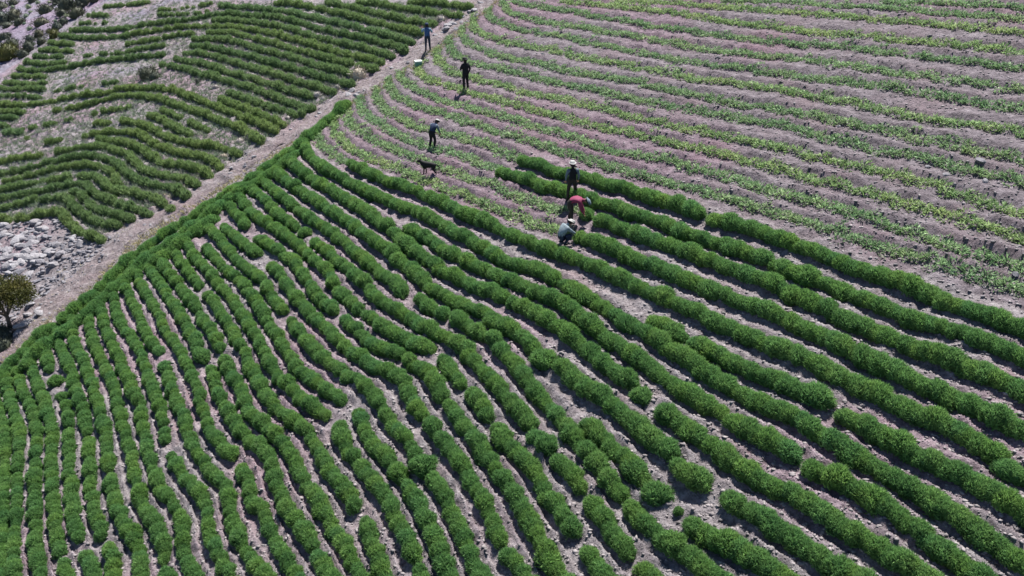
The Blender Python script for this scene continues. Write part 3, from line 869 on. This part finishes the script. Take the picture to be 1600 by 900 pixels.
bush(310, 130, 0.5, 'low dark tuft in the middle of the bare patch in the far field', None)
bush(337, 138, 0.45, 'low brown tuft at the pale end of the bare patch in the far field', None, M['dry'])
bush(562, 122, 0.95, 'pale grey dry bush at the end of a green row beside the path', None, M['dry'])
for u, v, s in ((528, 140, .55), (497, 152, .5), (505, 157, .4), (483, 170, .5), (690, 34, .6), (450, 186, .4), (390, 215, .5), (375, 222, .45), (350, 247, .4)):
    bush(u, v, s, 'small pale dry tuft between a row end and the gravel path', 'dry tufts at the row ends', M['dry'])
UPF = [(165, 0), (735, 8), (600, 98), (480, 178), (320, 285), (200, 345), (160, 372), (100, 332), (0, 346), (0, 125)]
def weeds(name, fn, count, m, label, ln=(0.10, 0.26), nb=12):
    VV, FF, nv = [], [], 0
    for k in range(count):
        x, y = fn()
        z = ground_z(x, y)
        th = rng.random(nb) * 2 * math.pi
        r = rng.random(nb) * 0.13
        P = np.stack([x + r * np.cos(th), y + r * np.sin(th), np.full(nb, z - 0.02)], 1)
        D = np.stack([np.cos(th) * 0.6, np.sin(th) * 0.6, 0.8 + rng.random(nb)], 1)
        D /= np.linalg.norm(D, axis=1)[:, None]
        sd_ = np.cross(D, rng.normal(0, 1, (nb, 3)))
        sd_ /= np.linalg.norm(sd_, axis=1)[:, None]
        L = (ln[0] + (ln[1] - ln[0]) * rng.random(nb))[:, None]
        W = 0.022
        VV.append(np.stack([P - sd_ * W, P + sd_ * W, P + D * L], 1).reshape(-1, 3))
        FF.append(np.arange(3 * nb).reshape(-1, 3) + nv)
        nv += 3 * nb
    me = new_mesh(name, np.vstack(VV), np.vstack(FF))
    me.materials.append(m)
    return link(name, me, kind='stuff', label=label)
base_fn = px_scatter(UPF, 0, 740, 0, 372)
def left_heavy():
    while True:
        x, y = base_fn()
        if vnoise(np.array([x]), np.array([y]), 5.0, 61)[0] > 0.3 + 0.4 * rnd.random():
            return x, y
weeds('weeds', base_fn, 12000, M['greyleaf'], 'grey-green weeds scattered between the rows of the far field')
weeds('dry_weeds', left_heavy, 2200, M['dry'], 'pale dry weeds scattered over the bare parts of the far field')
for u, v, s in ((8, 545, .8), (2, 522, .9), (14, 528, .6)):
    bush(u, v, s, 'grey twiggy bush in the shade at the foot of the small tree', 'twiggy bushes below the tree', M['scrub'])

def small_tree(u, v, h, label):
    P = unproject(u, v)
    zc_ = ground_z(P[0], P[1])
    root = link('tree', None, loc=(P[0], P[1], zc_), label=label, cat='tree')
    root.empty_display_size = 0.2
    g = random.Random(5)
    bm = bmesh.new()
    def limb(a, b, r0, r1):
        a, b = Vector(a), Vector(b)
        d = (b - a)
        mtx = Matrix.Translation((a + b) / 2) @ d.to_track_quat('Z', 'Y').to_matrix().to_4x4()
        bmesh.ops.create_cone(bm, cap_ends=True, segments=7, radius1=r0, radius2=r1, depth=d.length, matrix=mtx)
    tips = []
    limb((0, 0, -0.1), (0.05, 0, h * 0.3), 0.11, 0.085)
    for k in range(7):
        a = k * 0.9 + g.uniform(-.3, .3)
        m1 = (0.05 + math.cos(a) * h * 0.16, math.sin(a) * h * 0.16, h * g.uniform(0.42, 0.52))
        m2 = (math.cos(a) * h * 0.36, math.sin(a) * h * 0.36, h * g.uniform(0.66, 0.82))
        limb((0.05, 0, h * 0.26), m1, 0.06, 0.04)
        limb(m1, m2, 0.04, 0.018)
        tips += [m1, m2]
    me = bpy.data.meshes.new('trunk')
    bm.to_mesh(me)
    bm.free()
    me.materials.append(M['bark'])
    link('trunk', me, root)
    VV, FF, nv = [], [], 0
    gg = np.random.default_rng(77)
    for k in range(34):
        a, r = g.uniform(0, 6.28), g.random() ** 0.5
        c = np.array([math.cos(a) * r * h * 0.42, math.sin(a) * r * h * 0.42, h * (0.60 + 0.33 * g.random() * (1 - 0.5 * r))])
        nl = 240
        sph = gg.normal(0, 1, (nl, 3))
        sph /= np.linalg.norm(sph, axis=1)[:, None]
        Pp = c + sph * (gg.random((nl, 1)) ** 0.4) * h * 0.15
        D = gg.normal(0, 1, (nl, 3)) + sph
        D /= np.linalg.norm(D, axis=1)[:, None]
        sd_ = np.cross(D, gg.normal(0, 1, (nl, 3)))
        sd_ /= np.linalg.norm(sd_, axis=1)[:, None]
        VV.append(np.stack([Pp - sd_ * 0.025, Pp + sd_ * 0.025, Pp + D * 0.13], 1).reshape(-1, 3))
        FF.append(np.arange(3 * nl).reshape(-1, 3) + nv)
        nv += 3 * nl
    me = new_mesh('crown', np.vstack(VV), np.vstack(FF))
    me.materials.append(M['tree'])
    link('crown', me, root)
    return root
small_tree(16, 512, 2.9, 'small olive brown tree with a dense dark crown beside the rubble patch')

# dry grass along the path edge
VV, FF, nv = [], [], 0
for k in range(2600):
    q = path_pts[rnd.randrange(len(path_pts))]
    j = min(range(1), key=lambda z: z)
    ang = rnd.uniform(0, 6.28)
    off = rnd.gauss(0.0, 0.25) - 1.15
    i = rnd.randrange(len(path_pts))
    p = path_pts[i] + nr[i] * (off if nr[i][0] > 0 else -off) * -1
    if rnd.random() < 0.3:
        p = path_pts[i] + nr[i] * rnd.gauss(0, 0.9)
    z = ground_z(p[0], p[1])
    for b_ in range(5):
        D = np.array([rnd.gauss(0, .5), rnd.gauss(0, .5), 1.0])
        L = rnd.uniform(0.06, 0.16)
        s_ = np.array([math.cos(ang + b_), math.sin(ang + b_), 0]) * 0.015
        c = np.array([p[0] + rnd.gauss(0, .04), p[1] + rnd.gauss(0, .04), z])
        VV.append(np.array([c - s_, c + s_, c + D * L]))
        FF.append(np.array([[0, 1, 2]]) + nv)
        nv += 3
me = new_mesh('dry_grass', np.vstack(VV), np.vstack(FF))
me.materials.append(M['straw'])
link('dry_grass', me, kind='stuff', label='straw coloured dry grass along the edge of the path')

# ------------------------------------------------------------------ people and the dog
M['skin'] = plain('skin', (0.22, 0.12, 0.08), 0.6, 0.1)
M['hair'] = plain('hair', (0.015, 0.012, 0.01), 0.6, 0.2)
M['black'] = plain('black_cloth', (0.010, 0.011, 0.014), 0.85, 0.3)
M['navy'] = plain('navy_cloth', (0.018, 0.030, 0.065), 0.85, 0.3)
M['jean'] = plain('dark_denim', (0.022, 0.030, 0.055), 0.9, 0.3)
M['blue'] = plain('blue_jacket', (0.035, 0.075, 0.20), 0.75, 0.2)
M['lightblue'] = plain('pale_blue_cloth', (0.14, 0.22, 0.30), 0.8, 0.15)
M['greyblue'] = plain('grey_blue_cloth', (0.10, 0.13, 0.165), 0.85, 0.3)
M['grey'] = plain('pale_grey_jacket', (0.17, 0.21, 0.235), 0.85, 0.5, 8)
M['maroon'] = plain('maroon_shirt', (0.17, 0.026, 0.065), 0.8, 0.2)
M['brown'] = plain('dark_brown_cloth', (0.035, 0.028, 0.024), 0.9, 0.3)
M['pale'] = plain('pale_straw_hat', (0.27, 0.27, 0.265), 0.8, 0.3)
M['hatdark'] = plain('black_hat', (0.012, 0.012, 0.014), 0.8, 0.2)
M['shoe'] = plain('shoe', (0.02, 0.018, 0.016), 0.7, 0.2)
M['fur'] = plain('black_fur', (0.008, 0.008, 0.009), 0.75, 0.4)
M['eye'] = plain('eye', (0.01, 0.01, 0.01), 0.3, 0.0)

def skin_mesh(J, E, R, root, classify, mats, name='body', extra=None):
    names = list(J)
    me = bpy.data.meshes.new(name)
    me.from_pydata([J[k] for k in names], [(names.index(a), names.index(b)) for a, b in E], [])
    o = bpy.data.objects.new(name, me)
    C.objects.link(o)
    md = o.modifiers.new('skin', 'SKIN')
    md.use_smooth_shade = True
    for v, k in zip(me.skin_vertices[0].data, names):
        r = R[k]
        v.radius = (r, r) if not isinstance(r, tuple) else r
        v.use_root = (k == root)
    sb = o.modifiers.new('sub', 'SUBSURF')
    sb.levels = 1
    sb.render_levels = 1
    dg = bpy.context.evaluated_depsgraph_get()
    dg.update()
    em = bpy.data.meshes.new_from_object(o.evaluated_get(dg))
    bpy.data.objects.remove(o)
    em.name = name
    em.materials.clear()
    if extra:
        bm = bmesh.new()
        bm.from_mesh(em)
        extra(bm)
        bm.to_mesh(em)
        bm.free()
    for m in mats:
        em.materials.append(m)
    for p in em.polygons:
        p.material_index = classify(p.center)
        p.use_smooth = True
    return em

def seg_d(p, a, b):
    a, b = Vector(a), Vector(b)
    t = max(0, min(1, (p - a).dot(b - a) / max(1e-9, (b - a).length_squared)))
    return (p - (a + (b - a) * t)).length

def person(u, v, height, yaw, J, label, mats, hat=None, hatmat=None, tilt=(0, 0)):
    """J: joints for a 1.70 m figure, x to its right, y forwards, z up. mats: dict jacket, sleeve, trousers"""
    P = unproject(u, v)
    zc_ = ground_z(P[0], P[1])
    root = link('person', None, loc=(P[0], P[1], zc_), label=label, cat='person', group=None)
    root.rotation_euler = (0, 0, yaw)
    k = height / 1.70
    root.scale = (k, k, k)
    root.empty_display_size = 0.1
    R = dict(pelvis=(.175, .14), waist=(.165, .13), chest=(.19, .14), neckb=.085, neck=.058, head=.095, crown=.088, nose=.02,
             shL=.088, shR=.088, elL=.062, elR=.062, wrL=.036, wrR=.036, hdL=.04, hdR=.04,
             hpL=.112, hpR=.112, knL=.08, knR=.08, anL=.058, anR=.058, toL=.04, toR=.04)
    E = [('pelvis', 'waist'), ('waist', 'chest'), ('chest', 'neckb'), ('neckb', 'neck'), ('neck', 'head'), ('head', 'crown')]
    for s in 'LR':
        E += [('chest', 'sh' + s), ('sh' + s, 'el' + s), ('el' + s, 'wr' + s), ('wr' + s, 'hd' + s), ('pelvis', 'hp' + s), ('hp' + s, 'kn' + s), ('kn' + s, 'an' + s), ('an' + s, 'to' + s)]
    J = dict(J)
    hd, cr, nk = Vector(J['head']), Vector(J['crown']), Vector(J['neck'])
    upv = (cr - nk).normalized()
    fw = Vector(J['face']).normalized()
    del J['face']
    R = {q: R[q] for q in J}
    sleeves = [(J['sh' + s], J['el' + s]) for s in 'LR'] + [(J['el' + s], J['wr' + s]) for s in 'LR']
    hands = [(J['wr' + s], J['hd' + s]) for s in 'LR']
    legs = [(J['hp' + s], J['kn' + s]) for s in 'LR'] + [(J['kn' + s], J['an' + s]) for s in 'LR'] + [(J['pelvis'], J['pelvis'])]
    feet = [(J['an' + s], J['to' + s]) for s in 'LR']
    torso = [(J['waist'], J['chest']), (J['chest'], J['neckb'])]
    heads = [(J['neck'], J['crown'])]
    def classify(c):
        best = [(min(seg_d(c, *q) for q in grp), i) for i, grp in ((0, torso), (1, sleeves), (2, legs), (3, feet), (4, heads + hands))]
        d = {i: x for x, i in best}
        d[0] -= 0.06
        d[2] -= 0.02
        d[4] += 0.0
        return min(d, key=d.get)
    def extra(bm):
        # fingers: four fingers of different lengths and a thumb on each hand, bent at the knuckle
        for s in 'LR':
            wv, hv = Vector(J['wr' + s]), Vector(J['hd' + s])
            d = (hv - wv).normalized()
            sidev = d.cross(fw if abs(d.dot(fw)) < 0.9 else Vector((0, 0, 1))).normalized()
            nv_ = sidev.cross(d).normalized()
            for f_, (o_, l_) in enumerate(((-.030, .062), (-.010, .075), (.011, .070), (.031, .055), (-.045, .05))):
                a = hv + sidev * o_ + d * (0.02 if f_ < 4 else -0.02)
                dd = d if f_ < 4 else (d * 0.7 - sidev * 0.7).normalized()
                b = a + dd * l_ * 0.55
                c = b + (dd * 0.8 + nv_ * 0.6).normalized() * l_ * 0.5
                for p_, q_, r0, r1 in ((a, b, .010, .009), (b, c, .009, .007)):
                    m_ = Matrix.Translation((p_ + q_) / 2) @ (q_ - p_).to_track_quat('Z', 'Y').to_matrix().to_4x4()
                    bmesh.ops.create_cone(bm, cap_ends=True, segments=6, radius1=r0, radius2=r1, depth=(q_ - p_).length, matrix=m_)
        # nose and ears
        rt = fw.cross(upv).normalized()
        hc = (hd + cr) / 2
        for pos, r_ in ((hc + fw * .105 - upv * .02, .02), (hc + rt * .098 - upv * .01, .024), (hc - rt * .098 - upv * .01, .024), (hc + fw * .095 - upv * .065, .018)):
            bmesh.ops.create_icosphere(bm, subdivisions=1, radius=r_, matrix=Matrix.Translation(pos))
    body = skin_mesh(J, E, R, 'pelvis', classify, [mats['jacket'], mats['sleeve'], mats['trousers'], M['shoe'], M['skin']], extra=extra)
    link('body', body, root)
    # hair cap
    rt = fw.cross(upv).normalized()
    hc = (hd + cr) / 2
    rot = Matrix((rt, fw, upv)).transposed().to_4x4()
    bm = bmesh.new()
    bmesh.ops.create_uvsphere(bm, u_segments=14, v_segments=9, radius=0.112, matrix=Matrix.Translation(hc + upv * 0.018 - fw * 0.012) @ rot)
    for v_ in list(bm.verts):
        q = v_.co - hc
        if q.dot(upv) < (0.02 if q.dot(fw) > 0.0 else -0.08):
            bm.verts.remove(v_)
    me = bpy.data.meshes.new('hair')
    bm.to_mesh(me)
    bm.free()
    me.materials.append(M['hair'])
    link('hair', me, root)
    for s in (-1, 1):
        bm = bmesh.new()
        bmesh.ops.create_icosphere(bm, subdivisions=1, radius=0.012, matrix=Matrix.Translation(hc + fw * 0.098 + rt * 0.034 * s + upv * 0.01))
        me = bpy.data.meshes.new('eye')
        bm.to_mesh(me)
        bm.free()
        me.materials.append(M['eye'])
        link('eye', me, root)
    if hat:
        bm = bmesh.new()
        T = Matrix.Translation(hc + upv * 0.075) @ rot
        prof = {'brim': [(.165, -.012), (.16, .002), (.128, .008), (.12, .05), (.10, .085), (.05, .10), (0, .10)],
                'cap': [(.125, -.01), (.125, .03), (.105, .075), (.06, .095), (0, .10)]}[hat]
        N_ = 20
        rings = []
        for r_, z_ in prof:
            if r_ == 0:
                rings.append([bm.verts.new(T @ Vector((0, 0, z_)))])
            else:
                rings.append([bm.verts.new(T @ Vector((math.cos(i * 2 * math.pi / N_) * r_, math.sin(i * 2 * math.pi / N_) * r_ * 1.06, z_ + (0.02 * abs(math.cos(i * 2 * math.pi / N_)) if hat == 'brim' and r_ > .15 else 0)))) for i in range(N_)])
        for a_, b_ in zip(rings, rings[1:]):
            for i in range(N_):
                if len(b_) == 1:
                    bm.faces.new((a_[i], a_[(i + 1) % N_], b_[0]))
                else:
                    bm.faces.new((a_[i], a_[(i + 1) % N_], b_[(i + 1) % N_], b_[i]))
        if hat == 'cap':
            v4 = [bm.verts.new(T @ Vector(q)) for q in ((-.085, .10, 0), (.085, .10, 0), (.06, .20, -.02), (-.06, .20, -.02), (-.085, .10, .01), (.085, .10, .01), (.06, .20, -.012), (-.06, .20, -.012))]
            for q in ((0, 1, 2, 3), (7, 6, 5, 4), (0, 4, 5, 1), (1, 5, 6, 2), (2, 6, 7, 3), (3, 7, 4, 0)):
                bm.faces.new([v4[i] for i in q])
        bmesh.ops.recalc_face_normals(bm, faces=bm.faces)
        me = bpy.data.meshes.new('hat')
        bm.to_mesh(me)
        bm.free()
        for p in me.polygons:
            p.use_smooth = True
        me.materials.append(hatmat)
        link('hat', me, root)
    return root

def standing(**kw):
    J = dict(pelvis=(0, 0, .94), waist=(0, .01, 1.10), chest=(0, .0, 1.32), neckb=(0, -.01, 1.43), neck=(0, .005, 1.49), head=(0, .02, 1.57), crown=(0, .02, 1.64), face=(0, 1, 0),
             shL=(-.20, 0, 1.38), shR=(.20, 0, 1.38), elL=(-.27, -.02, 1.12), elR=(.27, -.02, 1.12), wrL=(-.27, .06, .90), wrR=(.27, .06, .90), hdL=(-.27, .09, .83), hdR=(.27, .09, .83),
             hpL=(-.10, 0, .88), hpR=(.10, 0, .88), knL=(-.12, .02, .49), knR=(.12, .02, .49), anL=(-.14, -.02, .08), anR=(.14, -.02, .08), toL=(-.16, .13, .04), toR=(.16, .13, .04))
    J.update(kw)
    return J

def bending(**kw):
    J = dict(pelvis=(0, -.12, .86), waist=(0, .02, .95), chest=(0, .26, .95), neckb=(0, .38, .93), neck=(0, .44, .93), head=(0, .52, .92), crown=(0, .58, .90), face=(0, .35, -1),
             shL=(-.19, .30, .95), shR=(.19, .30, .95), elL=(-.20, .36, .66), elR=(.20, .36, .66), wrL=(-.13, .48, .44), wrR=(.13, .48, .44), hdL=(-.11, .51, .37), hdR=(.11, .51, .37),
             hpL=(-.10, -.10, .80), hpR=(.10, -.10, .80), knL=(-.14, .03, .46), knR=(.14, .03, .46), anL=(-.16, -.10, .08), anR=(.16, -.10, .08), toL=(-.18, .05, .04), toR=(.18, .05, .04))
    J.update(kw)
    return J

def crouching(**kw):
    J = dict(pelvis=(0, -.20, .36), waist=(0, -.14, .52), chest=(0, .02, .72), neckb=(0, .10, .80), neck=(0, .15, .84), head=(0, .23, .88), crown=(0, .28, .92), face=(0, .85, -.6),
             shL=(-.20, .05, .76), shR=(.20, .05, .76), elL=(-.27, .26, .58), elR=(.27, .26, .58), wrL=(-.12, .44, .44), wrR=(.12, .44, .44), hdL=(-.09, .49, .39), hdR=(.09, .49, .39),
             hpL=(-.12, -.18, .34), hpR=(.12, -.18, .34), knL=(-.22, .20, .48), knR=(.22, .20, .48), anL=(-.16, -.08, .08), anR=(.16, -.08, .08), toL=(-.18, .08, .04), toR=(.18, .08, .04))
    J.update(kw)
    return J

person(893, 314, 1.66, math.radians(8), standing(anL=(-.19, -.02, .08), toL=(-.22, .12, .04), anR=(.19, -.02, .08), toR=(.22, .12, .04), knL=(-.15, .02, .49), knR=(.15, .02, .49), head=(0, .05, 1.565), crown=(0, .06, 1.635)),
       'worker standing upright in a dark vest and pale hat, back turned, among green rows', dict(jacket=M['black'], sleeve=M['greyblue'], trousers=M['brown']), 'brim', M['pale'])
person(892, 351, 1.78, math.radians(-98), bending(anL=(-.22, -.12, .08), toL=(-.24, .04, .04), anR=(.2, .02, .08), toR=(.2, .18, .04)),
       'worker in a maroon shirt bent double over a shrub row, head in a pale hat', dict(jacket=M['maroon'], sleeve=M['maroon'], trousers=M['brown']), 'brim', M['greyblue'])
person(881, 384, 1.66, math.radians(-62), crouching(),
       'worker in a pale grey jacket crouching at the end of a shrub row', dict(jacket=M['grey'], sleeve=M['grey'], trousers=M['jean']), 'brim', M['pale'])
person(728, 140, 1.74, math.radians(40), standing(elL=(-.30, .04, 1.16), wrL=(-.16, .24, 1.12), hdL=(-.11, .29, 1.12), elR=(.27, -.08, 1.13)),
       'worker all in black with a black cap standing on a cut strip', dict(jacket=M['black'], sleeve=M['black'], trousers=M['black']), 'brim', M['hatdark'])
person(669, 82, 1.68, math.radians(12), standing(elL=(-.34, .03, 1.22), wrL=(-.30, .16, 1.42), hdL=(-.29, .20, 1.48), elR=(.32, -.02, 1.16), wrR=(.30, .14, 1.30), hdR=(.29, .18, 1.34)),
       'worker in a blue jacket and dark jeans standing at the edge of the path', dict(jacket=M['blue'], sleeve=M['lightblue'], trousers=M['jean']), 'cap', M['navy'])
person(677, 230, 1.64, math.radians(-35), bending(pelvis=(0, -.10, .86), waist=(0, .0, 1.0), chest=(0, .16, 1.14), neckb=(0, .25, 1.20), neck=(0, .30, 1.24), head=(0, .37, 1.28), crown=(0, .42, 1.33), face=(0, .8, -.6),
       shL=(-.19, .18, 1.18), shR=(.19, .18, 1.18), elL=(-.24, .26, .90), elR=(.24, .26, .90), wrL=(-.16, .42, .70), wrR=(.16, .42, .70), hdL=(-.14, .46, .64), hdR=(.14, .46, .64)),
       'worker in a navy jacket and pale hat stooping over a cut strip', dict(jacket=M['navy'], sleeve=M['greyblue'], trousers=M['black']), 'brim', M['pale'])

# black dog, standing side on
def dog(u, v, yaw):
    P = unproject(u, v)
    root = link('dog', None, loc=(P[0], P[1], ground_z(P[0], P[1])), label='black dog standing side on between two cut strips', cat='dog')
    root.rotation_euler = (0, 0, yaw)
    root.scale = (1.12, 1.05, 1.12)
    root.empty_display_size = 0.1
    J = dict(loin=(0, -.12, .47), rump=(0, -.26, .48), rib=(0, .06, .45), chest=(0, .22, .46), neck=(0, .33, .56), skull=(0, .42, .63), muz=(0, .53, .59), nose=(0, .58, .58), t1=(0, -.36, .50), t2=(0, -.47, .42), t3=(0, -.52, .32))
    R = dict(loin=(.12, .13), rump=(.125, .14), rib=(.14, .165), chest=(.135, .155), neck=.10, skull=.085, muz=.05, nose=.028, t1=.03, t2=.022, t3=.012)
    E = [('rump', 'loin'), ('loin', 'rib'), ('rib', 'chest'), ('chest', 'neck'), ('neck', 'skull'), ('skull', 'muz'), ('muz', 'nose'), ('rump', 't1'), ('t1', 't2'), ('t2', 't3')]
    for s, x in (('L', -.085), ('R', .085)):
        o_ = 0.05 if s == 'L' else -0.04
        J.update({'f1' + s: (x, .20, .36), 'f2' + s: (x, .19 + o_ * .6, .19), 'f3' + s: (x, .20 + o_, .04), 'f4' + s: (x, .25 + o_, .02)})
        J.update({'h1' + s: (x, -.24, .36), 'h2' + s: (x, -.19 - o_ * .4, .27), 'h3' + s: (x, -.31 - o_, .16), 'h4' + s: (x, -.29 - o_, .04), 'h5' + s: (x, -.24 - o_, .02)})
        R.update({'f1' + s: .055, 'f2' + s: .032, 'f3' + s: .024, 'f4' + s: .026, 'h1' + s: .065, 'h2' + s: .05, 'h3' + s: .028, 'h4' + s: .024, 'h5' + s: .026})
        E += [('chest', 'f1' + s), ('f1' + s, 'f2' + s), ('f2' + s, 'f3' + s), ('f3' + s, 'f4' + s), ('rump', 'h1' + s), ('h1' + s, 'h2' + s), ('h2' + s, 'h3' + s), ('h3' + s, 'h4' + s), ('h4' + s, 'h5' + s)]
    def extra(bm):
        for s in (-1, 1):
            bmesh.ops.create_cone(bm, cap_ends=True, segments=6, radius1=.03, radius2=.008, depth=.08, matrix=Matrix.Translation((.05 * s, .39, .70)) @ Matrix.Rotation(.5 * s, 4, 'Y'))
    me = skin_mesh(J, E, R, 'rump', lambda c: 0, [M['fur']], extra=extra)
    link('body', me, root)
    for s in (-1, 1):
        bm = bmesh.new()
        bmesh.ops.create_icosphere(bm, subdivisions=1, radius=0.010, matrix=Matrix.Translation((.035 * s, .475, .655)))
        m2 = bpy.data.meshes.new('eye')
        bm.to_mesh(m2)
        bm.free()
        m2.materials.append(M['eye'])
        link('eye', m2, root)
dog(671, 276, math.radians(80))

# white and green cool box by the path
def cool_box(u, v):
    P = unproject(u, v)
    root = link('cool_box', None, loc=(P[0], P[1], ground_z(P[0], P[1]) + 0.02), label='small green box with a white lid standing by the path', cat='box')
    root.rotation_euler = (0, 0, 0.3)
    root.empty_display_size = 0.1
    g_, _, b_, _ = mat('box_green'), 0, 0, 0
    def box(name, c, s, m, bev=0.012):
        bm = bmesh.new()
        bmesh.ops.create_cube(bm, size=1, matrix=Matrix.Translation(c) @ Matrix.Diagonal((*s, 1)))
        bmesh.ops.bevel(bm, geom=bm.edges[:], offset=bev, segments=2, affect='EDGES')
        me_ = bpy.data.meshes.new(name)
        bm.to_mesh(me_)
        bm.free()
        me_.materials.append(m)
        return link(name, me_, root)
    box('body', (0, 0, .13), (.42, .28, .26), plain('box_body', (0.10, 0.22, 0.19), 0.5, 0.1))
    wl = plain('box_lid', (0.72, 0.75, 0.72), 0.5, 0.05)
    box('lid', (0, 0, .30), (.45, .31, .07), wl)
    for s in (-1, 1):
        box('handle', (.228 * s, 0, .20), (.03, .14, .03), wl, .006)
cool_box(654, 104)
print('shrubs', nshrub, 'objects', len(bpy.data.objects))

print('triangles', sum(sum(p.loop_total - 2 for p in m.polygons) if len(m.polygons) < 5000 else len(m.polygons) * (2 if m.name == 'ground' else 1) for m in bpy.data.meshes))
